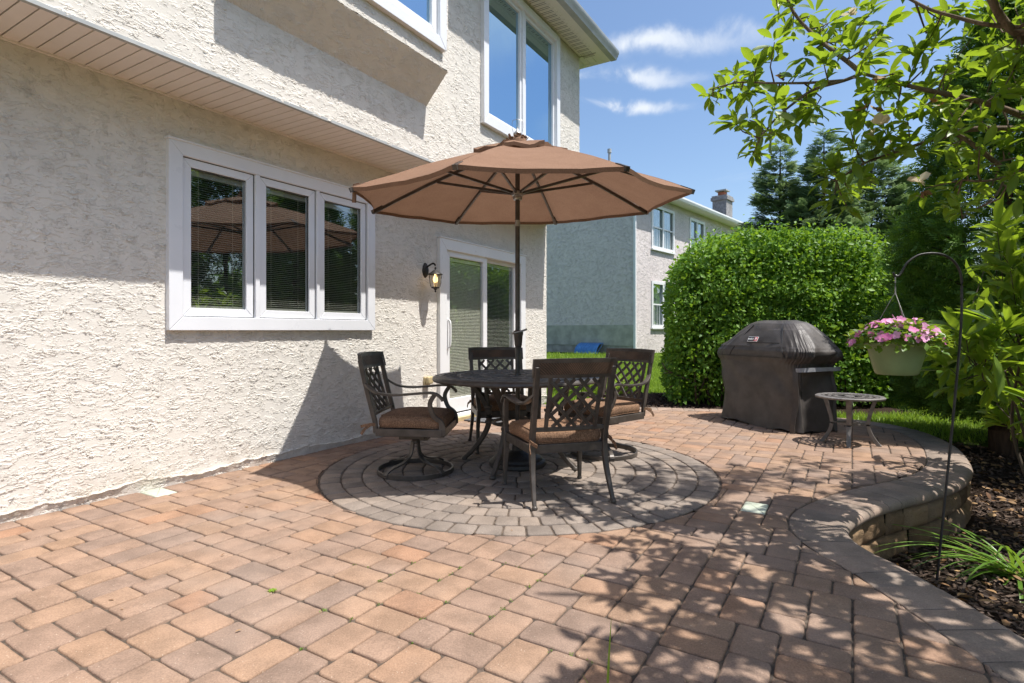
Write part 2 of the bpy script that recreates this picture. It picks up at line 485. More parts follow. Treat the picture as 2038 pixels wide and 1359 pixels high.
def panel(mb, o, s0, s1, z0, z1, holes=(), reveal=.12):
    """stucco face in the plane x=o with rectangular holes (s0,s1,z0,z1) and their reveals"""
    S = sorted({s0, s1, *[h[0] for h in holes], *[h[1] for h in holes]})
    Z = sorted({z0, z1, *[h[2] for h in holes], *[h[3] for h in holes]})
    for a, b in zip(S, S[1:]):
        for c, d in zip(Z, Z[1:]):
            ms, mz = (a + b) / 2, (c + d) / 2
            if any(h[0] < ms < h[1] and h[2] < mz < h[3] for h in holes): continue
            mb.add([(o, a, c), (o, b, c), (o, b, d), (o, a, d)], [(0, 1, 2, 3)])
    for a, b, c, d in holes:
        i = o - reveal
        mb.add([(o, a, c), (o, b, c), (o, b, d), (o, a, d), (i, a, c), (i, b, c), (i, b, d), (i, a, d)],
               [(0, 4, 5, 1), (1, 5, 6, 2), (2, 6, 7, 3), (3, 7, 4, 0)])

def wall_object(name, panels, mb):
    """one mesh from finely gridded panels (o, s0, s1, z0, z1, holes, step) plus the plain faces collected in mb"""
    Vs, Fs = [], []; off = 0
    if mb.v:
        q = [f for f in mb.f]
        Vs.append(np.array(mb.v, float)); Fs.append(np.array([f if len(f) == 4 else (*f, f[-1]) for f in q])); off = len(mb.v)
    for o, s0, s1, z0, z1, holes, step in panels:
        S = sorted({s0, s1, *[h[0] for h in holes], *[h[1] for h in holes]}); Z = sorted({z0, z1, *[h[2] for h in holes], *[h[3] for h in holes]})
        for a, b in zip(S, S[1:]):
            for c, d in zip(Z, Z[1:]):
                if any(h[0] < (a + b) / 2 < h[1] and h[2] < (c + d) / 2 < h[3] for h in holes): continue
                ns, nz = max(int((b - a) / step), 1) + 1, max(int((d - c) / step), 1) + 1
                ss, zz = np.meshgrid(np.linspace(a, b, ns), np.linspace(c, d, nz))
                oo = np.full(ss.shape, o) if not callable(o) else o(zz)
                Vs.append(np.stack([oo.ravel(), ss.ravel(), zz.ravel()], 1))
                I = np.arange(ns * nz).reshape(nz, ns) + off
                Fs.append(np.stack([I[:-1, :-1].ravel(), I[:-1, 1:].ravel(), I[1:, 1:].ravel(), I[1:, :-1].ravel()], 1)); off += ns * nz
    me = np_mesh(name, np.concatenate(Vs), np.concatenate(Fs))
    return link_mesh(name, me, M['stucco'], house, smooth=45)

S0, S1, S1U = -3.5, 7.87, 7.85
ZS, OU, ZE = 2.745, .575, 5.235
WIN = (2.16, 4.07, 1.13, 2.40)
DOOR = (5.2, 7.06, .06, 2.10)
def reveals(mb, o, holes, d=.12):
    for a, b, c, e in holes:
        i = o - d
        mb.add([(o, a, c), (o, b, c), (o, b, e), (o, a, e), (i, a, c), (i, b, c), (i, b, e), (i, a, e)],
               [(0, 4, 5, 1), (1, 5, 6, 2), (2, 6, 7, 3), (3, 7, 4, 0)])
w = MB(); reveals(w, 0, (WIN, DOOR))
# ragged plaster lip along the foot of the wall
rows = []
for i in range(700):
    s = -.5 + (S1 + .5) * i / 699
    a = .010 + .012 * (mnoise.noise((s * 3.1, 0, 0)) + .5) + .004 * mnoise.noise((s * 21, 0, 7)); h = .060 + .045 * mnoise.noise((s * 2.3, 2, 0)) + .018 * mnoise.noise((s * 13, 4, 0))
    if 5.1 < s < 7.15: a = -.02
    rows.append([(a - .004, s, -.05), (a - .002, s, h * .4), (a + .010, s, h * .8), (a + .012, s, h), (-.012, s, h + .006)])
w.grid(rows)
wall_object('lower_wall', [(0, S0, .9, -.4, ZS + .3, (), .2), (0, .9, 4.4, -.1, ZS + .06, (WIN,), .005), (0, 4.4, S1, -.1, ZS + .06, (DOOR,), .0075)], w)

UW = (5.26, 7.02, 3.47, 5.12)
BAY = (2.175, 4.257, .837, 3.262, 3.545)     # s0 s1 outer-o z-back z-front
BW = (2.36, 4.08, 3.78, 4.95)
w = MB(); reveals(w, OU, (UW,))
w.add([(OU, S0, ZS), (OU - .04, S0, ZS + .018), (OU - .04, S1U, ZS + .018), (OU, S1U, ZS)], [(0, 1, 2, 3)])
wall_object('upper_wall', [(OU, S0, .8, ZS, ZE + .05, (), .2), (OU, .8, S1U, ZS, ZE + .05, (UW, (2.25, 4.18, 3.6, ZE + .04)), .008)], w)
w = MB()
a, b, oo, zb, zf = BAY
reveals(w, oo, (BW,), .08)
for s in (a, b):
    w.add([(OU, s, zb), (oo, s, zf), (oo, s, ZE), (OU, s, ZE)], [(0, 1, 2, 3)])
kz = (oo - OU + .01) / (zf - zb)
wall_object('bay', [(oo, a, b, zf, ZE, (BW,), .0095), (lambda z: OU - .01 + (z - zb) * kz, a, b, zb, zf, (), .012)], w)

def picture_frame(mb, o, s0, s1, z0, z1, wd, depth, wb=None, slope=0.0):
    """mitred rectangular frame, face at o, back at o-depth"""
    if wb is None: wb = wd
    out = [(s0, z0), (s1, z0), (s1, z1), (s0, z1)]
    inn = [(s0 + wd, z0 + wb), (s1 - wd, z0 + wb), (s1 - wd, z1 - wd), (s0 + wd, z1 - wd)]
    g = .0012
    for k in range(4):
        l = (k + 1) % 4
        A, B, Ci, Di = out[k], out[l], inn[l], inn[k]
        horiz = abs(A[1] - B[1]) < 1e-6
        def sh(p, q):
            # hairline mitre gap: pull ends along the bar
            ux, uz = q[0] - p[0], q[1] - p[1]; L = math.hypot(ux, uz)
            return (p[0] + ux / L * g, p[1] + uz / L * g)
        A2, B2, C2, D2 = sh(A, B), sh(B, A), sh(Ci, Di), sh(Di, Ci)
        poly = [A2, B2, C2, D2]
        f = [(o, *p) for p in poly]; bk = [(o - depth, *p) for p in poly]
        mb.add(f + bk, [(0, 1, 2, 3), (0, 4, 5, 1), (1, 5, 6, 2), (2, 6, 7, 3), (3, 7, 4, 0), (7, 6, 5, 4)])

def blinds(o, s0, s1, z0, z1, pitch, mat, parent, cords=(.2, .8), tilt=.35, wd=.022):
    mb = MB(); n = int((z1 - z0 - .05) / pitch)
    dx, dz = wd / 2 * math.cos(tilt), wd / 2 * math.sin(tilt)
    for i in range(n):
        z = z0 + .02 + i * pitch
        mb.add([(o - dx, s0, z - dz), (o + dx, s0, z + dz), (o + dx, s1, z + dz), (o - dx, s1, z - dz)], [(0, 1, 2, 3)])
    mb.box2((o - .015, s0, z1 - .045), (o + .015, s1, z1 - .005))
    mb.box2((o - .013, s0, z0), (o + .013, s1, z0 + .018))
    for c in cords:
        s = s0 + (s1 - s0) * c
        mb.box((o + .014, s, (z0 + z1) / 2), (.002, .003, z1 - z0 - .03))
    return mb.build('blind', mat, parent)

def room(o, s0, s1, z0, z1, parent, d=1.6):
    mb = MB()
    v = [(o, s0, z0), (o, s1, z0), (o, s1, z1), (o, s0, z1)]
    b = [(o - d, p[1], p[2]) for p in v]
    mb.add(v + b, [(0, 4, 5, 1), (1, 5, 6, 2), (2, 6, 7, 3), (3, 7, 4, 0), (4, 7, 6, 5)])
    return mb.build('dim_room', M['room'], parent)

# triple casement window
mb = MB(); picture_frame(mb, .045, 2.123, 4.108, 1.089, 2.434, .098, .06)
mb.box2((.0, 2.115, 2.432), (.055, 4.116, 2.446))
for s0, s1 in ((2.793, 2.832), (3.395, 3.427)):
    mb.box2((-.05, s0, 1.187), (.040, s1, 2.336))
win = mb.build('window', M['vinyl_blue'], house, bevel=.003)
room(-.12, 2.16, 4.07, 1.13, 2.40, win)
for k, (s0, s1) in enumerate(((2.224, 2.790), (2.835, 3.393), (3.429, 4.006))):
    mb = MB(); picture_frame(mb, .022, s0 + .006, s1 - .006, 1.193, 2.330, .060, .05)
    sash = mb.build('sash', M['vinyl_blue'], win, bevel=.003)
    mb = MB(); picture_frame(mb, .019, s0 - .002, s1 + .002, 1.186, 2.337, .012, .03)
    mb.build('gasket', M['seal'], win)
    g0, g1 = s0 + .060, s1 - .060
    mb = MB(); picture_frame(mb, .008, g0, g1, 1.247, 2.276, .006, .02); mb.build('gasket', M['seal'], win)
    mb = MB(); mb.add([(-.006, g0, 1.247), (-.006, g1, 1.247), (-.006, g1, 2.276), (-.006, g0, 2.276)], [(0, 1, 2, 3)]); mb.build('pane', M['glass'], win)
    blinds(-.035, g0 + .008, g1 - .008, 1.255, 2.268, .0165, M['blind'], win, (.17, .8), -.38, .026)

# sliding door
mb = MB(); picture_frame(mb, .05, 5.138, 7.129, -.02, 2.166, .128, .07, .10)
mb.box2((0, 5.13, 2.165), (.062, 7.137, 2.18))
door = mb.build('sliding_door', M['vinyl'], house, bevel=.004)
room(-.12, 5.2, 7.06, .06, 2.10, door)
mb = MB(); mb.box2((-.02, 5.10, -.2), (.10, 7.16, .045)); mb.build('sill', M['amber'], door, bevel=.006)
mb = MB(); picture_frame(mb, .020, 5.268, 6.160, .10, 2.060, .090, .045, .17)
mb.build('door_panel', M['vinyl'], door, bevel=.004)
mb = MB(); picture_frame(mb, -.030, 6.125, 7.00, .10, 2.060, .070, .045, .17)
mb.build('door_panel', M['vinyl'], door, bevel=.004)
mb = MB(); mb.add([(-.005, 5.358, .27), (-.005, 6.07, .27), (-.005, 6.07, 1.97), (-.005, 5.358, 1.97)], [(0, 1, 2, 3)]); mb.build('pane', M['glass'], door)
mb = MB(); mb.add([(-.055, 6.19, .27), (-.055, 6.93, .27), (-.055, 6.93, 1.99), (-.055, 6.19, 1.99)], [(0, 1, 2, 3)]); mb.build('pane', M['glass'], door)
blinds(-.028, 5.362, 6.066, .275, 1.965, .0185, M['door_blind'], door, (.5,), -1.0)
blinds(-.078, 6.20, 6.92, .275, 1.985, .0185, M['blind'], door, (.5,), -.55)
mb = MB()
mb.sweep(catmull([(.02, 5.313, .88), (.055, 5.313, .90), (.062, 5.313, 1.0), (.062, 5.313, 1.10), (.055, 5.313, 1.19), (.02, 5.313, 1.21)], 4), .022, .016, up=(0, 1, 0))
mb.box2((.018, 5.296, .86), (.026, 5.330, 1.23))
mb.build('handle', M['vinyl'], door, smooth=50)

# upper window, picture-framed with a deep bottom trim
mb = MB(); picture_frame(mb, OU + .055, 5.187, 7.090, 3.398, 5.185, .098, .07, .12)
mb.box2((OU - .06, 6.085, 3.51), (OU + .03, 6.15, 5.09))
upw = mb.build('window', M['vinyl_blue'], house, bevel=.004)
for s0, s1 in ((5.285, 6.085), (6.15, 6.992)):
    mb = MB(); picture_frame(mb, OU + .012, s0, s1, 3.518, 5.087, .045, .06); mb.build('sash', M['vinyl_blue'], upw, bevel=.003)
    mb = MB(); mb.box2((OU - .022, s0 + .045, 3.563), (OU - .016, s1 - .045, 5.042)); mb.build('pane', M['glass_up'], upw)
room(OU - .12, 5.26, 7.02, 3.47, 5.12, upw)
mb = MB(); picture_frame(mb, BAY[2] + .05, 2.26, 4.178, 3.689, 5.05, .10, .06)
bw = mb.build('window', M['vinyl_blue'], house, bevel=.004)
mb = MB(); picture_frame(mb, BAY[2] + .015, 2.365, 4.073, 3.795, 4.94, .07, .06); mb.build('sash', M['vinyl_blue'], bw, bevel=.003)
mb = MB(); mb.box2((BAY[2] - .022, 2.435, 3.865), (BAY[2] - .016, 4.003, 4.87)); mb.build('pane', M['glass_up'], bw)
room(BAY[2] - .08, 2.36, 4.08, 3.78, 4.95, bw, .5)

# soffit under the upper storey
mb = MB(); p = .0815; s = S0
while s < S1U - .01:
    mb.box2((.018, s, ZS), (.553, min(s + p - .007, S1U), ZS + .012)); s += p
mb.box2((.002, S0, ZS - .012), (.018, S1U, ZS + .012))
sof = mb.build('soffit', M['soffit'], house, bevel=.0015, seg=1)
mb = MB(); mb.box2((.003, S0, ZS + .0125), (.552, S1U, ZS + .02)); mb.build('groove', M['dark'], sof)
mb = MB(); mb.box2((.553, S0, ZS - .006), (.582, S1U + .004, ZS + .016)); mb.build('drip_edge', M['gutter'], house)
# eave soffit, fascia, gutter
OE = .945
mb = MB(); p = .105; s = S0
while s < S1U - .01:
    mb.box2((OU + .012, s, ZE), (OE - .10, min(s + p - .006, S1U), ZE + .012)); s += p
mb.box2((OE - .098, S0, ZE - .002), (OE, S1U + .36, ZE + .014))
for k in range(16):
    x0 = OE - .10 - .105 * k
    mb.box2((x0 - .099, S1U + .012, ZE), (x0, S1U + .27, ZE + .012))
mb.box2((-1.6, S1U + .272, ZE - .002), (OE - .098, S1U + .36, ZE + .014))
eav = mb.build('eave_soffit', M['soffit_up'], house)
mb = MB()
mb.box2((-1.6, S0, ZE + .010), (OE - .02, S1U + .35, ZE + .022))
mb.build('groove', M['dark'], eav)
mb = MB()
s = S0
while s < S1U:
    for j in range(2):
        mb.box2((OU + .05, s + .03 + j * .035, ZE - .0025), (OE - .14, s + .034 + j * .035, ZE + .001))
    s += .105
mb.build('vent_slot', M['dark'], eav)
mb = MB()
prof = [(OE, ZE - .004), (OE + .085, ZE - .004), (OE + .105, ZE + .05), (OE + .125, ZE + .075), (OE + .13, ZE + .12), (OE + .122, ZE + .12), (OE + .09, ZE + .06), (OE, ZE + .05)]
mb.prism([(q[0], q[1]) for q in prof], 1, S0, S1U + .37)
mb.build('gutter', M['gutter'], house, smooth=35)
mb = MB()
r0, r1 = OE + .10, -4.2
e1 = S1U + .40
mb.add([(r0, S0, ZE + .13), (r0, e1, ZE + .13), (r1, 4.2, ZE + 2.6), (r1, S0, ZE + 2.6), (-9, e1, ZE + .13), (-9, S0, ZE + .13),
        (r0, S0, ZE + .05), (r0, e1, ZE + .05), (-9, e1, ZE + .05), (-9, S0, ZE + .05)],
       [(0, 1, 2, 3), (1, 4, 2), (4, 5, 3, 2), (0, 6, 7, 1), (1, 7, 8, 4), (6, 9, 8, 7)])
mb.build('roof', M['shingle'], house)
mb = MB()
mb.add([(-8, S0, -.4), (-8, S1, -.4), (-8, S1, ZE), (-8, S0, ZE), (OU, S0, -.4), (OU, S0, ZE)], [(0, 1, 2, 3), (0, 4, 5, 3)])
mb.build('rear_wall', M['stucco_plain'], house)
mb = MB()
mb.add([(-.002, S1, -.4), (-8, S1, -.4), (-8, S1, ZS), (-.002, S1, ZS), (OU - .002, S1U, ZS), (-8, S1U, ZS), (-8, S1U, ZE), (OU - .002, S1U, ZE)], [(0, 1, 2, 3), (4, 5, 6, 7)])
mb.build('side_wall', M['stucco_plain'], house)

# wall lantern ---------------------------------------------------------
def lantern():
    lo = HW(.0, 4.925, 1.765)
    L = empty('wall_lantern', lo, HROT)
    tag(L, 'black coach style wall lantern with lit bulb beside the sliding door', 'wall lantern')
    mb = MB()
    Mx = Matrix.Translation((0.0, 0, 0)) @ Matrix.Rotation(PI / 2, 4, 'Y')
    mb.lathe([(0, .03), (.028, .028), (.042, .02), (.048, .008), (.05, 0)], (0, 0, 0), 20, Matrix.Scale(1.75, 4, (0, 0, 1)) @ Mx)
    mb.sweep(catmull([(.02, 0, .03), (.07, 0, .055), (.12, 0, .07), (.15, 0, .045)], 5), .016, .022, seg=8)
    mb.build('bracket', M['iron'], L, smooth=50)
    c = (.15, 0, -.105)
    mb = MB()
    mb.lathe([(.0, .135), (.008, .13), (.012, .12), (.006, .108), (.014, .10), (.03, .092), (.04, .082), (.075, .06), (.082, .05), (.078, .046), (.03, .06), (0, .06)], c, 20)
    for k in range(4):
        a = k * PI / 2 + PI / 4
        mb.sweep([(c[0] + math.cos(a) * r, math.sin(a) * r, c[2] + z) for r, z in ((.064, .05), (.066, .02), (.062, -.04), (.05, -.085), (.035, -.105))], .006, .006)
    mb.lathe([(0, -.15), (.006, -.147), (.012, -.135), (.006, -.125), (.016, -.118), (.022, -.108), (.044, -.10), (.046, -.09), (0, -.09)], c, 20)
    mb.build('cage', M['iron'], L, smooth=50)
    t = NT('lantern_glass'); gl = t.n('ShaderNodeBsdfGlossy'); gl.inputs['Roughness'].default_value = .1
    tr = t.n('ShaderNodeBsdfTransparent'); tr.inputs[0].default_value = (.95, .9, .8, 1)
    mx = t.n('ShaderNodeMixShader'); mx.inputs[0].default_value = .15
    t.l(tr.outputs[0], mx.inputs[1]); t.l(gl.outputs[0], mx.inputs[2])
    mb = MB(); mb.lathe([(.058, .05), (.061, .02), (.058, -.03), (.047, -.075), (.035, -.095)], c, 20)
    mb.build('lantern_glass', t.done(mx.outputs[0]), L, smooth=180)
    mb = MB(); mb.lathe([(0, -.04), (.018, -.035), (.027, -.015), (.025, .01), (.014, .035), (.012, .055), (0, .055)], c, 16)
    mb.build('bulb', M['bulb'], L, smooth=180)
lantern()

ob = empty('outlet_box', HW(0, 4.935, .515), HROT)
tag(ob, 'yellowed plastic outlet cover low on the stucco wall left of the door', 'outlet')
mb = MB(); mb.box2((0, -.045, -.06), (.035, .045, .05)); mb.build('box', M['amber'], ob, bevel=.006)
mb = MB(); mb.box2((.036, -.048, -.03), (.085, .048, .058)); mb.build('lid', M['amber'], ob, bevel=.02, seg=4)

mt = MB()
mt.box((0, 0, .008), (.46, .80, .016))
mat_o = mt.build('doormat', M['mat'], None, bevel=.006)
mat_o.location = HW(.36, 5.88, .004); mat_o.rotation_euler = (0, 0, HROT + .02)
tag(mat_o, 'dark grey doormat lying on the pavers at the sliding door', 'doormat')

# ================================================================ PATIO
RC, RR = Vector((.055, 4.51, 0)), 1.514
OUT = [(1.84, -2.5), (1.84, -1), (1.84, .2), (1.845, 1.2), (1.85, 2.0), (1.845, 2.3), (1.83, 2.6), (1.80, 2.80), (1.81, 2.97), (1.87, 3.12),
       (2.05, 3.31), (2.35, 3.53), (2.68, 3.71), (2.97, 3.87), (3.29, 4.09), (3.60, 4.39), (3.88, 4.77), (4.13, 5.17), (4.33, 5.60), (4.44, 5.97),
       (4.46, 6.33), (4.38, 6.65), (4.17, 7.00), (3.75, 7.38), (2.9, 7.80), (1.87, 8.03), (.9, 8.22), (.2, 8.40), (-.6, 8.7)]
outl = [Vector((p.x, p.y, 0)) for p in catmull([(x, y, 0) for x, y in OUT], 8)]
# resample evenly
def resample(pts, step):
    out = [pts[0]]; acc = 0.0
    for a, b in zip(pts, pts[1:]):
        L = (b - a).length; d = step - acc
        while d <= L:
            out.append(a + (b - a) * (d / L)); d += step
        acc = (acc + L) % step if L else acc
    return out
def resample2(pts, step):
    cum = [0.0]
    for a, b in zip(pts, pts[1:]): cum.append(cum[-1] + (b - a).length)
    n = max(int(cum[-1] / step), 1); out = []; j = 0
    for i in range(n + 1):
        t = cum[-1] * i / n
        while j < len(cum) - 2 and cum[j + 1] < t: j += 1
        a, b = pts[j], pts[j + 1]
        out.append(a + (b - a) * ((t - cum[j]) / max(cum[j + 1] - cum[j], 1e-9)))
    return out
outl = resample2(outl, .05)
ONP = np.array([(p.x, p.y) for p in outl])
TAN = np.gradient(ONP, axis=0); TAN /= np.linalg.norm(TAN, axis=1, keepdims=True)
INW = np.stack([-TAN[:, 1], TAN[:, 0]], 1)        # inward (left of travel)
def out_dist(x, y):
    """signed distance inside the outline (positive inside), nearest index"""
    d = np.hypot(ONP[:, 0] - x, ONP[:, 1] - y); i = int(np.argmin(d))
    return (x - ONP[i, 0]) * INW[i, 0] + (y - ONP[i, 1]) * INW[i, 1], i
BORD = .30

def clip(poly, q, m):
    """keep the side (p-q).m >= 0"""
    out = []
    for i in range(len(poly)):
        a, b = poly[i], poly[(i + 1) % len(poly)]
        da = (a[0] - q[0]) * m[0] + (a[1] - q[1]) * m[1]; db = (b[0] - q[0]) * m[0] + (b[1] - q[1]) * m[1]
        if da >= 0: out.append(a)
        if da * db < 0:
            t = da / (da - db); out.append((a[0] + (b[0] - a[0]) * t, a[1] + (b[1] - a[1]) * t))
    return out
def area(p):
    return .5 * sum(p[i][0] * p[(i + 1) % len(p)][1] - p[(i + 1) % len(p)][0] * p[i][1] for i in range(len(p)))
def shrink(poly, d):
    n = len(poly); out = []
    for i in range(n):
        a, b, c = poly[i - 1], poly[i], poly[(i + 1) % n]
        def nrm(p, q):
            L = math.hypot(q[0] - p[0], q[1] - p[1]) or 1e-9
            return (-(q[1] - p[1]) / L, (q[0] - p[0]) / L)
        n1, n2 = nrm(a, b), nrm(b, c)
        k = 1 + n1[0] * n2[0] + n1[1] * n2[1]
        k = max(k, .5)
        out.append((b[0] + (n1[0] + n2[0]) / k * d, b[1] + (n1[1] + n2[1]) / k * d))
    return out
def roundc(poly, r, k=3, rg=random):
    n = len(poly); out = []
    for i in range(n):
        a, b, c = poly[i - 1], poly[i], poly[(i + 1) % n]
        la = math.hypot(a[0] - b[0], a[1] - b[1]); lc = math.hypot(c[0] - b[0], c[1] - b[1])
        q = min(r * rg.uniform(.75, 1.4), la * .35, lc * .35)
        if la < 1e-6 or lc < 1e-6: continue
        p0 = (b[0] + (a[0] - b[0]) / la * q, b[1] + (a[1] - b[1]) / la * q)
        p2 = (b[0] + (c[0] - b[0]) / lc * q, b[1] + (c[1] - b[1]) / lc * q)
        for j in range(k):
            t = j / (k - 1)
            out.append(((1 - t) ** 2 * p0[0] + 2 * t * (1 - t) * b[0] + t * t * p2[0], (1 - t) ** 2 * p0[1] + 2 * t * (1 - t) * b[1] + t * t * p2[1]))
    return out

class Stones:
    def __init__(s): s.v = []; s.f = []; s.t = []
    def add(s, poly, gap=.0036, r=.017, edge=.0058, dz=.0025, tilt=.004, base=-.05, rg=random, tint=None):
        if area(poly) < 0: poly = poly[::-1]
        if area(poly) < .0012: return
        q = shrink(poly, gap)
        if area(q) < .0008: return
        q = roundc(q, r, 4, rg)
        # wavy tumbled edges
        ph = rg.uniform(0, 50)
        q2 = []
        for i in range(len(q)):
            a, b = q[i], q[(i + 1) % len(q)]
            q2.append(a)
            L = math.hypot(b[0] - a[0], b[1] - a[1]); m = int(L / .04)
            for j in range(1, m + 1):
                t = j / (m + 1); q2.append((a[0] + (b[0] - a[0]) * t, a[1] + (b[1] - a[1]) * t))
        q = [(x + .0026 * mnoise.noise((x * 32 + ph, y * 32, ph)), y + .0026 * mnoise.noise((x * 32, y * 32 + ph, 3 + ph))) for x, y in q2]
        cx = sum(p[0] for p in q) / len(q); cy = sum(p[1] for p in q) / len(q)
        z = rg.gauss(0, dz * .5); tx, ty = rg.gauss(0, tilt), rg.gauss(0, tilt)
        n = len(q); b0 = len(s.v); t = rg.random() if tint is None else tint
        zz = lambda p: z + (p[0] - cx) * tx + (p[1] - cy) * ty
        rings = [(q, base), (q, -edge * 1.1), (shrink(q, edge * .35), -edge * .4), (shrink(q, edge), -edge * .06), (shrink(q, edge * 1.7), .0010)]
        for rg_, dzr in rings:
            for p in rg_:
                s.v.append((p[0], p[1], dzr if dzr == base else zz(p) + dzr)); s.t.append(t)
        for k in range(len(rings) - 1):
            for i in range(n):
                j = (i + 1) % n
                s.f.append((b0 + k * n + i, b0 + k * n + j, b0 + (k + 1) * n + j, b0 + (k + 1) * n + i))
        s.f.append(tuple(b0 + (len(rings) - 1) * n + i for i in range(n)))
    def build(s, name, mat, parent=None):
        me = bpy.data.meshes.new(name); me.from_pydata(s.v, [], s.f)
        at = me.attributes.new('tint', 'FLOAT', 'POINT'); at.data.foreach_set('value', np.array(s.t, dtype=np.float32))
        me.update()
        return link_mesh(name, me, mat, parent, smooth=60)

# field pavers, laid in a random three-size pattern parallel to the house
U = .0735
NB = 16
rgp = random.Random(5)
TYPES = [(3, 2), (2, 3), (2, 2), (3, 2), (2, 3)]
def torus_block():
    own_ = [[-1] * NB for _ in range(NB)]; ps = []
    for j in range(NB):
        for i in range(NB):
            if own_[i][j] >= 0: continue
            cand = TYPES[:]; rgp.shuffle(cand); ok_ = False
            for a, b in cand:
                cells = [((i + x) % NB, (j + y) % NB) for x in range(a) for y in range(b)]
                if any(own_[x][y] >= 0 for x, y in cells): continue
                # never leave a one-cell slot beside the piece
                e = (i + a) % NB
                if own_[e][j] < 0 and own_[(e + 1) % NB][j] >= 0: continue
                for x, y in cells: own_[x][y] = len(ps)
                ps.append((i, j, a, b)); ok_ = True; break
            if not ok_: return None
    sc_ = 0
    for i in range(NB):
        for tr in (0, 1):
            run = 0
            for j in range(2 * NB):
                p, q = ((own_[i][j % NB], own_[(i + 1) % NB][j % NB]) if tr == 0 else (own_[j % NB][i], own_[j % NB][(i + 1) % NB]))
                run = run + 1 if p != q else 0
                if run > 3: sc_ += (run - 3) ** 2
    return sc_, ps
best_b = None
for _ in range(2500):
    r_ = torus_block()
    if r_ and (best_b is None or r_[0] < best_b[0]): best_b = r_
pieces = [(i + NB * x, j + NB * y, a, b) for x in range(7) for y in range(10) for i, j, a, b in best_b[1]]
def o_s_xy(o, s):
    v = FOOT + N1 * o + D1 * s; return (v.x, v.y)
field = Stones(); lights = []
LT = [Vector((-2.33, 3.80, 0)), Vector((1.45, 3.40, 0))]
best = [None, None]; bd = [9, 9]
polys = []
for (i, j, a, b) in pieces:
    o0, s0 = i * U + .006, -3.2 + j * U
    poly = [o_s_xy(o0, s0), o_s_xy(o0 + a * U, s0), o_s_xy(o0 + a * U, s0 + b * U), o_s_xy(o0, s0 + b * U)]
    cx = sum(p[0] for p in poly) / 4; cy = sum(p[1] for p in poly) / 4
    if cy < -.6 or cy > 9: continue
    # border
    ds = [out_dist(*p) for p in poly]
    if max(d for d, _ in ds) < BORD: continue
    if min(d for d, _ in ds) < BORD:
        dd, k = out_dist(cx, cy)
        q = ONP[k] + INW[k] * BORD; poly = clip(poly, q, INW[k])
        if len(poly) < 3: continue
    dist = [math.hypot(p[0] - RC.x, p[1] - RC.y) for p in poly]
    R1 = RR + .006
    if max(dist) < R1: continue
    if min(dist) < R1:
        L = math.hypot(cx - RC.x, cy - RC.y); m = ((cx - RC.x) / L, (cy - RC.y) / L)
        poly = clip(poly, (RC.x + m[0] * R1, RC.y + m[1] * R1), m)
        if len(poly) < 3: continue
    polys.append(poly)
    for k in range(2):
        d = math.hypot(cx - LT[k].x, cy - LT[k].y)
        if d < bd[k] and abs(area(poly)) > .017: bd[k] = d; best[k] = len(polys) - 1
for k, poly in enumerate(polys):
    if k in best: continue
    field.add(poly, rg=rgp)
field.build('patio_pavers', M['patio']); tag(bpy.data.objects['patio_pavers'], kind='structure')
for k, lab in ((0, 'pale square paver light flush in the pavers at the house wall'), (1, 'pale green paver light flush in the pavers near the curved coping')):
    st = Stones(); st.add(polys[best[k]], gap=.005, r=.008, rg=rgp, tilt=0)
    o = st.build('paver_light', M['lighttile'])
    tag(o, lab, 'paver light', 'lights set flush into the patio')

# round feature of ring pavers
ring = Stones()
r1 = RR
rings_w = [.150, .150, .150, .152, .152, .15, .15, .15, .15]
k0 = 0
for wv in rings_w:
    r0 = r1 - wv
    n = max(int(round(2 * PI * (r1 + r0) / 2 / .138)), 6)
    ang = rgp.uniform(0, 6)
    cuts = [ang + 2 * PI * i / n + rgp.uniform(-.012, .012) / ((r0 + r1) / 2) for i in range(n)]
    for i in range(n):
        a, b = cuts[i], (cuts[(i + 1) % n] if i < n - 1 else cuts[0] + 2 * PI)
        poly = [(RC.x + r * math.cos(t), RC.y + r * math.sin(t)) for r, t in ((r0, a), (r1, a), (r1, (a + b) / 2), (r1, b), (r0, b), (r0, (a + b) / 2))]
        ring.add(poly, gap=.0048, r=.020, rg=rgp)
    r1 = r0
poly = [(RC.x + r1 * math.cos(t * PI / 4), RC.y + r1 * math.sin(t * PI / 4)) for t in range(8)]
ring.add(poly, rg=rgp)
ring.build('paver_circle', M['ring']); tag(bpy.data.objects['paver_circle'], kind='structure')
# sand bed under the pavers
so_, ss_b = np.meshgrid(np.arange(-.02, 9.0, .08), np.arange(-3.3, 8.3, .08))
bx_, by_ = FOOT.x + N1.x * so_ + D1.x * ss_b, FOOT.y + N1.y * so_ + D1.y * ss_b
cxm, cym = (bx_[:-1, :-1] + bx_[1:, 1:]) / 2, (by_[:-1, :-1] + by_[1:, 1:]) / 2
keep_ = np.array([out_dist(a, b)[0] > .09 and -2.3 < b < 8.6 for a, b in zip(cxm.ravel(), cym.ravel())])
I = np.arange(bx_.size).reshape(bx_.shape)
Fq = np.stack([I[:-1, :-1].ravel(), I[:-1, 1:].ravel(), I[1:, 1:].ravel(), I[1:, :-1].ravel()], 1)[keep_]
tag(link_mesh('patio_base', np_mesh('patio_base', np.stack([bx_.ravel(), by_.ravel(), np.full(bx_.size, -.009)], 1), Fq), M['sand']), kind='structure')

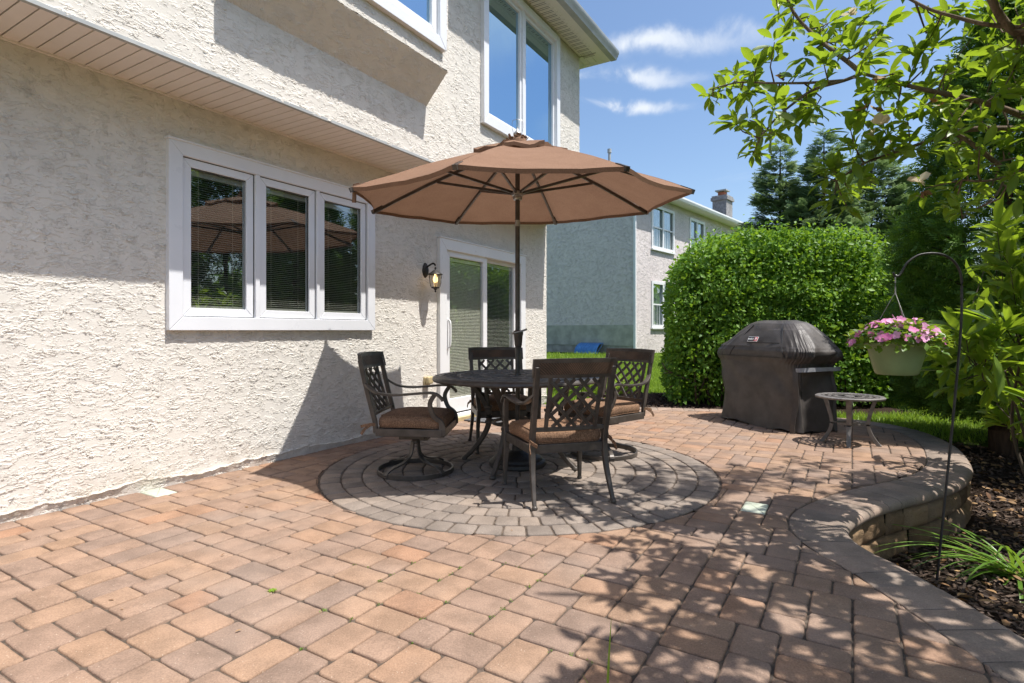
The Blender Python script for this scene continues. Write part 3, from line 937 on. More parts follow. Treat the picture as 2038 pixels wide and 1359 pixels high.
# coping stones + retaining wall blocks
rw = empty('retaining_wall', (3.2, 4.3, -.36))
tag(rw, 'curved retaining wall of tan split face blocks under bullnose coping at the patio edge', 'retaining wall')
Vv, Ff, Tt = [], [], []
prof = [(BORD - .004, -.078), (BORD - .003, -.006), (BORD - .008, -.0015), (BORD * .66, 0.0), (.06, 0), (.035, -.004), (.014, -.014), (.002, -.032), (.004, -.052), (.014, -.068), (.03, -.078)]
sub = resample2([Vector((x, y, 0)) for x, y in ONP], .025)
SN = np.array([(p.x, p.y) for p in sub]); ST = np.gradient(SN, axis=0); ST /= np.linalg.norm(ST, axis=1, keepdims=True); SI = np.stack([-ST[:, 1], ST[:, 0]], 1)
per = 7      # samples per coping stone (~.175 m)
i = 0
while i < len(SN) - 2:
    L = rgp.choice([7, 8, 7, 6]); j = min(i + L, len(SN) - 1)
    b0 = len(Vv); m = j - i + 1; t = rgp.random(); zj = rgp.gauss(0, .0012)
    for k in range(m):
        idx = i + k; p = SN[idx].copy()
        sh = .0022 if k == 0 else (-.0022 if k == m - 1 else 0)
        p = p + ST[idx] * sh
        en = (k in (0, m - 1))
        for d, z in prof:
            q = p + SI[idx] * d
            n_ = .003 * mnoise.noise((q[0] * 14, q[1] * 14, z * 20))
            Vv.append((q[0] + n_, q[1] + n_, z + zj + (-.003 if en and z > -.02 else 0) - .36 * 0)); Tt.append(t)
    np_ = len(prof)
    for k in range(m - 1):
        for c in range(np_):
            d = (c + 1) % np_
            Ff.append((b0 + k * np_ + c, b0 + k * np_ + d, b0 + (k + 1) * np_ + d, b0 + (k + 1) * np_ + c))
    Ff.append(tuple(b0 + c for c in range(np_))); Ff.append(tuple(b0 + (m - 1) * np_ + c for c in range(np_))[::-1])
    i = j
inv = Vector((3.2, 4.3, -.36))
me = bpy.data.meshes.new('coping'); me.from_pydata([tuple(Vector(v) - inv) for v in Vv], [], Ff)
at = me.attributes.new('tint', 'FLOAT', 'POINT'); at.data.foreach_set('value', np.array(Tt, dtype=np.float32)); me.update()
link_mesh('coping', me, M['coping'], rw, smooth=50)
for c, (zt, zb, back) in enumerate(((-.080, -.232, .032), (-.236, -.40, .022))):
    Vv, Ff, Tt = [], [], []; i = rgp.randint(0, 6) + 1; n_h = 8
    while i < len(SN) - 2:
        L = rgp.choice([11, 12, 14, 8]); j = min(i + L, len(SN) - 1); m = j - i + 1; t = rgp.random(); b0 = len(Vv)
        fo = rgp.uniform(-.006, .006)
        for k in range(m):
            for h in range(n_h + 1):
                z = zb + (zt - zb) * h / n_h
                idx = i + k; u = min(k, m - 1 - k) / 2.0; v = min(h, n_h - h) / 1.5
                e = min(1, u) * min(1, v)
                bulge = .030 * e + .012 * e * mnoise.noise((SN[idx][0] * 30, SN[idx][1] * 30, z * 38)) + .010 * e * mnoise.noise((SN[idx][0] * 11, SN[idx][1] * 11, z * 14 + c))
                d = back + fo + .022 - bulge
                p = SN[idx] + ST[idx] * (.003 if k == 0 else (-.003 if k == m - 1 else 0)) + SI[idx] * d
                Vv.append((p[0], p[1], z)); Tt.append(t)
            p = SN[i + k] + SI[i + k] * .22
            Vv.append((p[0], p[1], zt)); Tt.append(t)
        w_ = n_h + 2
        for k in range(m - 1):
            for h in range(w_ - 1):
                a = b0 + k * w_ + h
                Ff.append((a, a + 1, a + w_ + 1, a + w_))
        i = j
    me = bpy.data.meshes.new('block_course'); me.from_pydata([tuple(Vector(v) - inv) for v in Vv], [], Ff)
    at = me.attributes.new('tint', 'FLOAT', 'POINT'); at.data.foreach_set('value', np.array(Tt, dtype=np.float32)); me.update()
    link_mesh('block_course', me, M['splitface'], rw, smooth=70)
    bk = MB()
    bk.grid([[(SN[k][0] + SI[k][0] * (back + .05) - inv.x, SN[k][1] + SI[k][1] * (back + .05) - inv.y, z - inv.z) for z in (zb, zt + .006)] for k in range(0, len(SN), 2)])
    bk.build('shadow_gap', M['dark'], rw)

# ================================================================ GROUND
def sstep(a, b, x):
    t = np.clip((x - a) / (b - a), 0, 1); return t * t * (3 - 2 * t)
def ground_z(x, y):
    x = np.asarray(x, float); y = np.asarray(y, float)
    base = np.where(y > 9, .034 * np.minimum(y - 9, 10), 0) - .045
    low = -.365 + (.32) * sstep(4.3, 6.9, y + .15 * (x - 4))
    w_ = sstep(1.2, 1.9, x)
    z = base * (1 - w_) + np.where(y < 9, np.minimum(base, low + .0 * x), base) * w_
    z = z + .03 * np.sin(x * 1.7 + 1) * np.sin(y * 1.3) * sstep(1.9, 3.5, x) * (1 - sstep(6, 8, y))
    # sunken under the patio itself
    inside = np.zeros_like(z)
    o, s = x * N1.x + y * N1.y + 4.119, x * D1.x + y * D1.y
    return z
def inside_patio(x, y):
    """vectorised: inside distance to outline"""
    x = np.asarray(x, float).ravel(); y = np.asarray(y, float).ravel()
    d = (x[:, None] - ONP[None, ::2, 0]) ** 2 + (y[:, None] - ONP[None, ::2, 1]) ** 2
    i = np.argmin(d, 1) * 2
    return (x - ONP[i, 0]) * INW[i, 0] + (y - ONP[i, 1]) * INW[i, 1]
def axis(lo, hi, step, far):
    a = np.arange(lo, hi + 1e-6, step)
    g = step * np.cumsum(1.35 ** np.arange(1, 40)); g = g[g < far]
    return np.concatenate([(lo - g)[::-1], a, hi + g])
gx = axis(-6, 12, .12, 300); gy = axis(-4, 22, .12, 300)
X, Y = np.meshgrid(gx, gy)
Z = ground_z(X, Y)
near = (X > -7) & (X < 6) & (Y > -6) & (Y < 10)
ins = np.full(X.shape, -9.0); ins[near] = inside_patio(X[near], Y[near])
Z = np.where(ins > .06, -.45, Z)
oo_, ss_ = X * N1.x + Y * N1.y + 4.119, X * D1.x + Y * D1.y
Z = np.where((oo_ < .3) & (ss_ < 7.9) & (Y < 9.5), -.45, Z)
def mulch_mask(x, y):
    m1 = (x > 1.6) & (y < 6.05 + .25 * np.sin(x * 2.1)) & (x < 8.5) & (y > -3)
    m2 = (y > 7.6) & (y < 9.75 + .15 * np.sin(x * 3)) & (x > 1.55 + .2 * np.sin(y * 5)) & (x < 5.6)
    return (m1 | m2).astype(float)
MK = mulch_mask(X, Y)
V = np.stack([X.ravel(), Y.ravel(), Z.ravel()], 1)
ny, nx = X.shape
I = np.arange(ny * nx).reshape(ny, nx)
F = np.stack([I[:-1, :-1].ravel(), I[:-1, 1:].ravel(), I[1:, 1:].ravel(), I[1:, :-1].ravel()], 1)
me = np_mesh('lawn_ground', V, F, {'mulch': MK.ravel()})
t = NT('lawn_and_mulch'); c = t.coord()
mk = t.n('ShaderNodeAttribute', attribute_name='mulch').outputs['Fac']
gcol = t.ramp(t.noise(c, 3.5, 5, .6), [(.3, (.045, .085, .012)), (.5, (.075, .125, .018)), (.7, (.12, .16, .03))])
mcol = t.ramp(t.noise(c, 45, 5, .7), [(.3, (.022, .015, .011)), (.55, (.06, .04, .029)), (.75, (.14, .095, .066))])
nz = t.math('ADD', mk, t.mrange(t.noise(c, 9, 4), .3, .7, -.25, .25))
col = t.mix(t.mrange(nz, .4, .6), gcol, mcol)
g_m = t.done(t.bsdf(col, .95, 0, t.bump(t.noise(c, 40, 6, .75), .05, 1.0), .1))
tag(link_mesh('lawn_ground', me, g_m, None, smooth=180), kind='structure')

# moss and tiny weeds in a few joints
mo_p = [p for poly in polys for p in poly if -.75 < p[0] < .35 and 1.85 < p[1] < 2.75]
rgm = np.random.default_rng(14)
idx = rgm.choice(len(mo_p), 45, replace=False); q = np.array([mo_p[k] for k in idx]); q = np.repeat(q, 9, 0) + rgm.normal(0, .007, (405, 2))
mo_v = np.concatenate([q, np.full((405, 1), -.004)], 1)
o = leaf_mesh('moss', [scatter(LEAF_SM, LEAF_SM_F, mo_v, rgm.normal(0, 1, (405, 3)) + np.array([0, 0, .4]), rgm.normal(0, .5, (405, 3)) + np.array([0, 0, 1]), rgm.uniform(.004, .010, 405))], M['impatiens'], None); tag(o, kind='stuff')
# ================================================================ DINING SET
def chair_back_pt(x, v):
    """point of the leaning, slightly dished back at height v"""
    y = -.235 - max(v - .40, 0) * .23 - .05 * (1 - (x / .27) ** 2) * min(max((v - .4) / .3, 0), 1)
    return (x, y, v)

def make_chair(name, label, swivel, group):
    R = empty(name)
    tag(R, label, 'patio chair', group)
    bz = M['bronze']
    for s in (-1, 1):
        mb = MB()
        up = [chair_back_pt(s * (.245 + .012 * max(v - .4, 0)), v) for v in (.34, .42, .5, .6, .7, .8, .87)]
        if swivel:
            mb.sweep(up, .026, .034, up=(0, 1, 0))
            mb.build('back_post', bz, R, bevel=.004)
        else:
            leg = [(s * .262, -.335, .004), (s * .257, -.295, .10), (s * .25, -.255, .22), (s * .246, -.238, .34)]
            pth = catmull(leg + up[1:], 4)
            mb.sweep(pth, [.022 + .012 * min(1, p.z / .3) for p in pth], [.026 + .012 * min(1, p.z / .3) for p in pth], up=(0, 1, 0))
            mb.lathe([(0, 0), (.017, .001), (.019, .012), (.014, .024), (0, .026)], (s * .262, -.336, 0), 12)
            mb.build('rear_leg', bz, R, bevel=.004)
            mb = MB()
            fl = catmull([(s * .285, .262, .0), (s * .282, .256, .12), (s * .277, .250, .28), (s * .272, .262, .36), (s * .275, .268, .42), (s * .283, .245, .50), (s * .287, .225, .585), (s * .287, .215, .625)], 4)
            mb.sweep(fl, [.022 + .012 * min(1, p.z / .3) for p in fl], [.026 + .016 * min(1, p.z / .3) for p in fl], up=(0, 1, 0))
            mb.lathe([(0, 0), (.017, .001), (.019, .012), (.014, .024), (0, .026)], (s * .285, .262, 0), 12)
            mb.build('front_leg', bz, R, bevel=.004)
        # arm with scroll end
        mb = MB()
        a0 = chair_back_pt(s * .25, .70)
        arm = catmull([a0, (s * .268, -.27, .665), (s * .282, -.20, .632), (s * .288, -.08, .622), (s * .29, .06, .632), (s * .29, .17, .640), (s * .29, .225, .628), (s * .29, .262, .598), (s * .29, .268, .580)], 5)
        nA = len(arm)
        mb.sweep(arm, [.030 + .018 * min(1, i / (nA * .4)) for i in range(nA)], .016)
        if swivel:
            fs = catmull([(s * .287, .215, .632), (s * .285, .175, .56), (s * .278, .20, .47), (s * .272, .255, .42), (s * .272, .262, .33)], 5)
            mb.sweep(fs, .022, [.032] * (len(fs) - 6) + [.036, .042, .046, .05, .05, .05], up=(0, 1, 0))
        mb.build('arm', bz, R, bevel=.004)
    # top rail: woven inset in a cast frame
    mb = MB(); rows_f, rows_b = [], []
    for v in np.linspace(.80, .915, 5):
        rf, rb = [], []
        for x in np.linspace(-.275, .275, 15):
            p = chair_back_pt(x, v); bow = .006 * (1 - (x / .275) ** 2) * (v > .9)
            rf.append((p[0], p[1] + .013, p[2] + bow)); rb.append((p[0], p[1] - .012, p[2] + bow))
        rows_f.append(rf); rows_b.append(rb)
    mb.grid(rows_f); mb.grid([r[::-1] for r in rows_b])
    mb.grid([rows_f[-1], rows_b[-1]]); mb.grid([rows_b[0], rows_f[0]])
    mb.grid([[r[0] for r in rows_b], [r[0] for r in rows_f]]); mb.grid([[r[-1] for r in rows_f], [r[-1] for r in rows_b]])
    rail = mb.build('top_rail', bz, R, bevel=.004)
    for sg in (1, -1):
        mb = MB()
        mb.grid([[(p[0], p[1] + sg * .0150, p[2]) for p in [chair_back_pt(x, v) for x in np.linspace(-.245, .245, 13)]] for v in np.linspace(.822, .893, 4)])
        mb.build('woven_panel', M['rail'], rail, smooth=180)
    # lattice splat
    mb = MB(); x0, v0, v1 = .165, .475, .805
    for s in (-1, 1):
        mb.sweep([chair_back_pt(s * x0 * (1 + .06 * (v - v0)), v) for v in np.linspace(v0 - .01, v1, 6)], .022, .018, up=(0, 1, 0))
    pitch = .098
    def seg_clip(c, s):
        pts = []
        for i in range(25):
            x = -x0 + 2 * x0 * i / 24; v = c + s * x * 1.02
            if v0 <= v <= v1: pts.append((x, v))
        return pts
    for s in (1, -1):
        for k in range(-2, 9):
            pts = seg_clip(v0 - .06 + k * pitch, s)
            if len(pts) < 3: continue
            pts = pts[::3] + ([pts[-1]] if (len(pts) - 1) % 3 else [])
            q = [chair_back_pt(x, v) for x, v in pts]
            q = [(a, b + (.004 if s > 0 else -.003), c) for a, b, c in q]
            mb.sweep(q, .021, .011, up=(0, 1, 0))
    mb.build('lattice', bz, R)
    mb = MB()
    mb.sweep([chair_back_pt(x, .472) for x in np.linspace(-.25, .25, 9)], .026, .02, up=(0, 1, 0))
    mb.build('back_rail', bz, R, bevel=.003)
    # seat frame
    mb = MB()
    zc = .345
    mb.box((0, .262, zc), (.55, .028, .058)); mb.box((0, -.228, zc), (.47, .026, .055))
    for s in (-1, 1): mb.sweep([(s * .25, -.23, zc), (s * .272, .262, zc)], .026, .056)
    mb.box((0, .02, zc + .018), (.50, .46, .012))
    mb.build('seat_frame', bz, R, bevel=.004)
    # cushion
    mb = MB(); Nn = 44; prof = [(.86, 0), (.97, .006), (1.0, .022), (1.0, .05), (.985, .066), (.93, .079), (.75, .092), (.45, .099), (.15, .101)]
    rows = []
    for k, z in prof:
        r_ = []
        for i in range(Nn):
            a = 2 * PI * i / Nn; ca, sa = math.cos(a), math.sin(a); e = 2 / 7.5
            x = math.copysign(abs(ca) ** e, ca) * .262; y = math.copysign(abs(sa) ** e, sa) * .252
            wob = .0055 * mnoise.noise((x * 9, y * 9, z * 20 + 3)) * (z > .01)
            x *= 1 + .05 * (y / .25); bx = k * x; by = k * y + .018
            r_.append((bx, by, .374 + z + wob + .006 * math.cos(by * 9)))
        rows.append(r_)
    mb.grid(rows, wrap=True)
    n0 = len(mb.v); mb.v.append((0, .018, .374 + .108)); last = n0 - Nn
    mb.f += [(last + i, last + (i + 1) % Nn, n0) for i in range(Nn)]
    cu = mb.build('cushion', M['cushion'], R, smooth=180)
    mb = MB()
    for ring in (1, 5):
        pr = [Vector(p) * 1 for p in rows[ring]]
        mb.sweep([(p.x * 1.004, (p.y - .018) * 1.004 + .018, p.z) for p in pr], .008, .008, seg=6, closed=True)
    mb.build('piping', M['cushion'], cu, smooth=180)
    for s in (-1, 1):
        mb = MB()
        p0 = (s * .25, -.225, .40)
        mb.sweep([p0, (s * .272, -.262, .405), (s * .268, -.30, .398), (s * .25, -.345, .385)], .004, .022)
        mb.sweep([(s * .268, -.27, .398), (s * .285, -.305, .372), (s * .287, -.33, .335)], .004, .02)
        mb.build('tie', M['cushion'], cu)
    if swivel:
        mb = MB()
        mb.box((0, -.01, .285), (.16, .20, .05)); mb.box((.0, .07, .262), (.10, .07, .03))
        mb.sweep([(-.06, -.10, .31), (-.06, .10, .31)], .03, .03); mb.sweep([(.06, -.10, .31), (.06, .10, .31)], .03, .03)
        mb.lathe([(.0, .215), (.026, .215), (.026, .245), (.034, .25), (.034, .275), (0, .275)], (0, 0, 0), 18)
        mb.build('swivel_mechanism', bz, R, bevel=.004)
        mb = MB()
        pts = [(math.cos(a) * .286, math.sin(a) * .286, .020) for a in np.linspace(0, 2 * PI, 49)[:-1]]
        mb.sweep(pts, .013, .036, closed=True)
        mb.build('base_ring', bz, R, bevel=.003)
        for k in range(4):
            a = PI / 4 + .2 + k * PI / 2; d = Vector((math.cos(a), math.sin(a), 0))
            pr = [(.030, .235), (.034, .19), (.050, .135), (.095, .098), (.16, .078), (.225, .066), (.27, .050), (.293, .030), (.294, .004)]
            pth = catmull([(d.x * r, d.y * r, z) for r, z in pr], 4)
            mb = MB(); mb.sweep(pth, [.030 + .012 * (i / len(pth)) for i in range(len(pth))], .012)
            mb.build('base_leg', bz, R, bevel=.003)
    return R

def copy_tree(o, parent=None):
    c = o.copy(); COL.objects.link(c)
    if parent is not None: c.parent = parent
    for ch in [x for x in bpy.data.objects if x.parent == o]: copy_tree(ch, c)
    return c

def place(o, x, y, face, z=0.0):
    """face: direction angle of local +Y"""
    o.location = (x, y, z); o.rotation_euler = (0, 0, face - PI / 2)

grp = 'bronze patio chairs around the dining table'
c1 = make_chair('patio_chair', 'bronze lattice back armchair seen from behind, nearest the camera at the round table', False, grp)
place(c1, .295, 3.80, math.atan2(.521, -.152))
c2 = copy_tree(c1); place(c2, -.085, 5.27, rad(-77))
c2['label'] = 'bronze lattice back armchair with four legs behind the round table by the sliding door'
s1 = make_chair('swivel_chair', 'bronze swivel armchair on a ring base, seen side on against the stucco wall', True, grp)
place(s1, -.745, 4.344, rad(-4))
s2 = copy_tree(s1); place(s2, .81, 4.97, rad(218))
s2['label'] = 'bronze swivel armchair on a ring base to the right of the table, before the lawn'

# round dining table
TC = (.045, 4.57)
T = empty('dining_table', (*TC, 0))
tag(T, 'round dark bronze cast dining table with patterned top under the tan umbrella', 'dining table')
mb = MB()
mb.lathe([(.030, .722), (.06, .724), (.60, .724), (.625, .728), (.64, .722), (.655, .727), (.672, .724), (.684, .712), (.687, .70), (.680, .688), (.62, .684), (.05, .690), (.030, .70), (.030, .722)], seg=72)
top = mb.build('table_top', M['bronze'], T, smooth=40)
mb = MB()
for r0, r1, n in ((.10, .27, 18), (.31, .46, 30), (.49, .60, 40)):
    for k in range(n):
        a = 2 * PI * k / n; sk = .16
        mb.sweep([(r0 * math.cos(a), r0 * math.sin(a), .7255), ((r0 + r1) / 2 * math.cos(a + sk), (r0 + r1) / 2 * math.sin(a + sk), .727), (r1 * math.cos(a), r1 * math.sin(a), .7255)], .014, .006)
    for r in (r0 - .008, r1 + .008):
        mb.sweep([(r * math.cos(a), r * math.sin(a), .726) for a in np.linspace(0, 2 * PI, 65)[:-1]], .016, .007, closed=True)
mb.build('cast_pattern', M['bronze_light'], top)
for k in range(4):
    a = rad(67) + k * PI / 2; d = (math.cos(a), math.sin(a))
    pr = [(.47, .695), (.40, .62), (.31, .52), (.262, .43), (.258, .33), (.285, .25), (.35, .15), (.43, .06), (.485, .012)]
    pth = catmull([(d[0] * r, d[1] * r, z) for r, z in pr], 5)
    mb = MB(); mb.sweep(pth, [.046 - .014 * i / len(pth) for i in range(len(pth))], [.048 - .016 * i / len(pth) for i in range(len(pth))])
    pth2 = catmull([(d[0] * r, d[1] * r, z) for r, z in [(.30, .695), (.285, .62), (.272, .52), (.262, .45)]], 4)
    mb.sweep(pth2, .03, .03)
    mb.lathe([(0, 0), (.026, 0), (.028, .012), (.018, .028), (0, .03)], (d[0] * .485, d[1] * .485, 0), 12)
    mb.box((d[0] * .262, d[1] * .262, .455), (.062, .062, .02))
    mb.box((d[0] * .262, d[1] * .262, .33), (.056, .056, .02))
    mb.build('leg', M['bronze'], T, bevel=.005)
mb = MB()
mb.sweep([(.20 * math.cos(a), .20 * math.sin(a), .345) for a in np.linspace(0, 2 * PI, 41)[:-1]], .02, .024, closed=True)
for k in range(4):
    a = rad(67) + k * PI / 2
    mb.sweep([(.19 * math.cos(a), .19 * math.sin(a), .345), (.26 * math.cos(a), .26 * math.sin(a), .345)], .024, .02)
mb.build('stretcher', M['bronze'], T, bevel=.003)

# umbrella
UC = (.045, 4.56)
Um = empty('patio_umbrella', (*UC, 0))
tag(Um, 'open tan market umbrella with dark ribs standing through the dining table', 'umbrella')
mb = MB()
mb.lathe([(0, .0), (.226, 0), (.232, .012), (.228, .035), (.215, .045), (.20, .048), (.196, .062), (.185, .072), (.15, .082), (.12, .088), (.10, .10), (.06, .115), (.046, .12), (.042, .16), (.040, .32), (.036, .33), (.026, .335), (0, .335)], seg=48)
mb.build('base', M['iron'], Um, smooth=35)
mb = MB()
mb.lathe([(0, .3), (.019, .3), (.019, 1.93), (0, 1.93)], seg=20)
mb.lathe([(0, 1.98), (.019, 1.98), (.019, 2.56), (0, 2.56)], seg=20)
mb.lathe([(.024, .725), (.032, .728), (.030, .737), (.02, .74)], seg=20)
mb.build('pole', M['bronze'], Um, smooth=40)
mb = MB(); mb.lathe([(0, 1.93), (.0205, 1.93), (.0205, 1.98), (0, 1.98)], seg=20); mb.build('pole_joint', M['steel'], Um, smooth=40)
mb = MB(); mb.lathe([(0, .945), (.024, .95), (.030, .97), (.036, 1.045), (.040, 1.055), (.040, 1.075), (.03, 1.088), (.02, 1.09)], (.006, -.004, 0), 20)
cb = mb.build('crank_housing', M['bronze'], Um, smooth=40)
mb = MB(); mb.sweep(catmull([(-.045, -.05, 1.062), (-.02, -.06, 1.07), (.03, -.055, 1.082), (.075, -.045, 1.098)], 4), .014, .016, seg=8)
mb.build('crank_handle', M['steel'], cb, smooth=50)
TILT = Matrix.Translation((.015, 0, 2.15)) @ Matrix.Rotation(rad(3.4), 4, 'X') @ Matrix.Rotation(rad(-.7), 4, 'Y') @ Matrix.Translation((0, 0, -2.15))
UR, ZR, ZA = 1.345, 2.125, 2.565
A0 = rad(28)
def rib_z(r): return ZR + (ZA - ZR) * (1 - (r / UR) ** 1.25)
def can_pt(r, k, u):
    """k-th panel, u across 0..1"""
    a0, a1 = A0 + k * PI / 4, A0 + (k + 1) * PI / 4
    x = math.cos(a0) * (1 - u) + math.cos(a1) * u; y = math.sin(a0) * (1 - u) + math.sin(a1) * u
    sag = 4 * u * (1 - u); t = r / UR
    q = 1 - .045 * sag * t ** 3
    return (x * r * q, y * r * q, rib_z(r) - .035 * sag * t * (1.15 - t) * 2 + .012)
def canopy(r0, r1, nr, dz, flut=0.0):
    mb = MB()
    for k in range(8):
        rows = []
        for i in range(nr + 1):
            r = r0 + (r1 - r0) * i / nr
            row = []
            for j in range(9):
                p = can_pt(r, k, j / 8)
                w_ = flut * math.sin(j / 8 * PI * 3 + k) * (i / nr) ** 2
                row.append((p[0], p[1], p[2] + dz + w_ + .007 * mnoise.noise((p[0] * 4, p[1] * 4, 1)) + .0022 * (i / nr) ** 3 * math.sin(j / 8 * PI * 6 + k * 2)))
            rows.append(row)
        # hem
        rows.append([(p[0] * .995, p[1] * .995, p[2] - .028) for p in rows[-1]])
        mb.grid(rows, TILT)
    return mb
cm = canopy(.30, UR, 12, 0).build('canopy', M['canopy'], Um, smooth=50)
canopy(.03, .40, 5, .035, .010).build('vent_cap', M['canopy'], cm, smooth=60)
mb = MB()
for i in range(40):
    a = i * 2.4; r = .03 + .035 * random.random()
    p = Vector((math.cos(a) * r, math.sin(a) * r, 2.60)); q = p + Vector((math.cos(a) * .03, math.sin(a) * .03, .03 + .035 * random.random()))
    mb.sweep([p, (p + q) / 2 + Vector((0, 0, .012)), q], .022, .004)
mb.lathe([(.075, 2.585), (.06, 2.625), (.035, 2.65), (0, 2.655)], seg=16, M=TILT)
mb.build('gathered_top', M['canopy'], cm)
mb = MB(); mb.sweep([can_pt(1.28, 4, .0), can_pt(1.30, 4, -.02), (can_pt(1.30, 4, -.03)[0], can_pt(1.3, 4, -.03)[1], 2.04)], .012, .03, M=TILT)
mb.build('tie_strap', M['canopy'], cm); mb = MB()
p = can_pt(1.05, 4, .12); q = can_pt(1.05, 4, .28); mb.add([(p[0], p[1], p[2] - .02), (q[0], q[1], q[2] - .02), (q[0], q[1], q[2] - .062), (p[0], p[1], p[2] - .062)], [(0, 1, 2, 3)], TILT)
mb.build('care_tag', M['white'], cm)
HUBZ = 2.20
for k in range(8):
    a = A0 + k * PI / 4; d = (math.cos(a), math.sin(a))
    mb = MB(); mb.sweep([(d[0] * r, d[1] * r, rib_z(r) - .012) for r in (.04, .4, .8, 1.1, UR - .01)], .016, .024, M=TILT)
    mb.sweep([(d[0] * r, d[1] * r, rib_z(r) - .004) for r in (UR - .10, UR + .005)], .030, .032, M=TILT)
    rb = mb.build('rib', M['bronze'], Um)
    r = .72
    mb = MB(); mb.sweep([(d[0] * .035, d[1] * .035, HUBZ), TILT @ Vector((d[0] * r, d[1] * r, rib_z(r) - .026))], .014, .02)
    mb.build('strut', M['bronze'], rb)
mb = MB(); mb.lathe([(.02, 2.14), (.034, 2.145), (.040, 2.16), (.036, 2.172), (.048, 2.18), (.05, 2.205), (.038, 2.215), (.02, 2.22)], seg=24)
mb.build('runner_hub', M['steel'], Um, smooth=40)
mb = MB(); mb.lathe([(0, 2.645), (.022, 2.645), (.026, 2.655), (.034, 2.665), (.036, 2.68), (.02, 2.70), (.008, 2.715), (.006, 2.735), (0, 2.735)], seg=20)
for s in (-1, 1):
    mb.sweep([(s * .032, 0, 2.68), (s * .045, 0, 2.735), (s * .044, 0, 2.765), (s * .04, 0, 2.79), (0, 0, 2.80)], .0035, .0035, seg=6)
mb.build('finial', M['steel'], Um, smooth=50)

# covered grill
GL = empty('covered_grill', (3.065, 6.52, 0), math.atan2(-.938, .345))
tag(GL, 'gas grill under a fitted black cover with a small logo patch on the patio', 'grill')
zs = np.array([0, .02, .10, .3, .5, .62, .68, .73, .77, .81, .86, .90, .95, 1.0, 1.05, 1.10, 1.14, 1.17, 1.19, 1.2])
def prof_i(z, tab):
    a = np.array(tab); return np.interp(z, a[:, 0], a[:, 1])
hxr = prof_i(zs, [(0, .61), (.1, .60), (.4, .585), (.62, .575), (.68, .56), (.73, .575), (.78, .64), (.83, .665), (.87, .66), (.95, .59), (1.05, .50), (1.12, .43), (1.17, .365), (1.2, .27)])
hxl = prof_i(zs, [(0, .655), (.1, .63), (.4, .61), (.62, .62), (.73, .68), (.78, .735), (.83, .745), (.87, .72), (.95, .61), (1.05, .48), (1.12, .40), (1.17, .335), (1.2, .24)])
hyf = prof_i(zs, [(0, .315), (.3, .30), (.62, .285), (.74, .29), (.78, .30), (.87, .30), (.95, .255), (1.05, .205), (1.12, .165), (1.17, .125), (1.2, .06)])
hyb = prof_i(zs, [(0, .30), (.62, .28), (.78, .30), (.87, .30), (.95, .27), (1.05, .22), (1.12, .17), (1.17, .12), (1.2, .06)])
mb = MB(); rows = []; Ng = 160
fine_z = np.linspace(0, 1, 90)
zz = np.interp(fine_z, np.linspace(0, 1, len(zs)), zs)
for z in zz:
    a_r, a_l, f_, b_ = (np.interp(z, zs, q) for q in (hxr, hxl, hyf, hyb))
    e = 2 / (7.0 - 3.0 * min(max((z - .9) / .3, 0), 1))
    row = []
    for i in range(Ng):
        a = 2 * PI * i / Ng; ca, sa = math.cos(a), math.sin(a)
        ux = math.copysign(abs(ca) ** e, ca); uy = math.copysign(abs(sa) ** e, sa)
        x = ux * (a_r if ca > 0 else a_l); y = uy * (b_ if sa > 0 else f_)
        # folds: broad drape low down, gathered pleats at the right shoulder
        low = max(0, 1 - z / .7)
        dsp = .055 * low * mnoise.noise((x * 3.6, y * 3.6, z * .9)) + .012 * mnoise.noise((x * 6, y * 6, z * 2.2)) + .022 * low * low * max(0, -x)
        diag = mnoise.noise(((x + z * .9) * 4.2, y * 3, (z - x) * 1.2 + 7))
        dsp += .055 * diag * math.exp(-((z - .55) / .22) ** 2)
        rt = max(0, (x - .25) / .4)
        pl = math.exp(-((z - .79) / .085) ** 2)
        dsp += rt * pl * .032 * math.sin(a * 46 + 4 * mnoise.noise((a * 3, z * 7, 0)))
        dsp += rt * math.exp(-((z - .98) / .14) ** 2) * .045 * (abs(mnoise.noise((a * 9, z * 1.5, 4))) - .2)
        if z > .72: dsp += .026 * (abs(mnoise.noise((a * 4.5 + .6 * z, z * 1.1, 11))) - .2) * min(1, (z - .72) / .1)
        if z > .9: dsp += .026 * mnoise.noise((x * 4.5 + z * 2, y * 6, z * 3)) - .012 * abs(mnoise.noise((x * 9 + z * 6, y * 3, 5)))
        # pocket under the side shelf on the right
        if ca > .5 and abs(y) < .24 and z < .66: x -= .035 * min(1, (.66 - z) / .05) * min(1, (.24 - abs(y)) / .03)
        L = math.hypot(x, y) or 1
        zl = z
        if z < .05: zl = z + .03 * (mnoise.noise((x * 5, y * 5, 9)) + .5) * (1 - z / .05)
        row.append((x + dsp * x / L, y + dsp * y / L, zl + (.012 * mnoise.noise((x * 4, y * 4, 2)) if z > 1.1 else 0)))
    rows.append(row)
mb.grid(rows, wrap=True)
n0 = len(mb.v); mb.v.append((0.02, 0, 1.203)); last = n0 - Ng
mb.f += [(last + i, last + (i + 1) % Ng, n0) for i in range(Ng)]
cov = mb.build('cover', M['cover'], GL, smooth=180)
def surf(x, z, out=.004):
    f_ = np.interp(z, zs, hyf); return (x, -f_ - out, z)
mb = MB()
mb.sweep([surf(x, .792, .006) for x in np.linspace(-.63, .60, 14)], .006, .005)
for x0_, x1_ in ((-.42, -.20), (.40, .24)):
    mb.sweep([surf(x0_ + (x1_ - x0_) * t, .80 + (1.15 - .80) * t, .002) for t in np.linspace(0, 1, 8)], .006, .008)
mb.sweep([surf(x, .948, .003) for x in np.linspace(-.36, .30, 8)], .005, .006)
mb.build('seam', M['ink'], cov)
mb = MB()
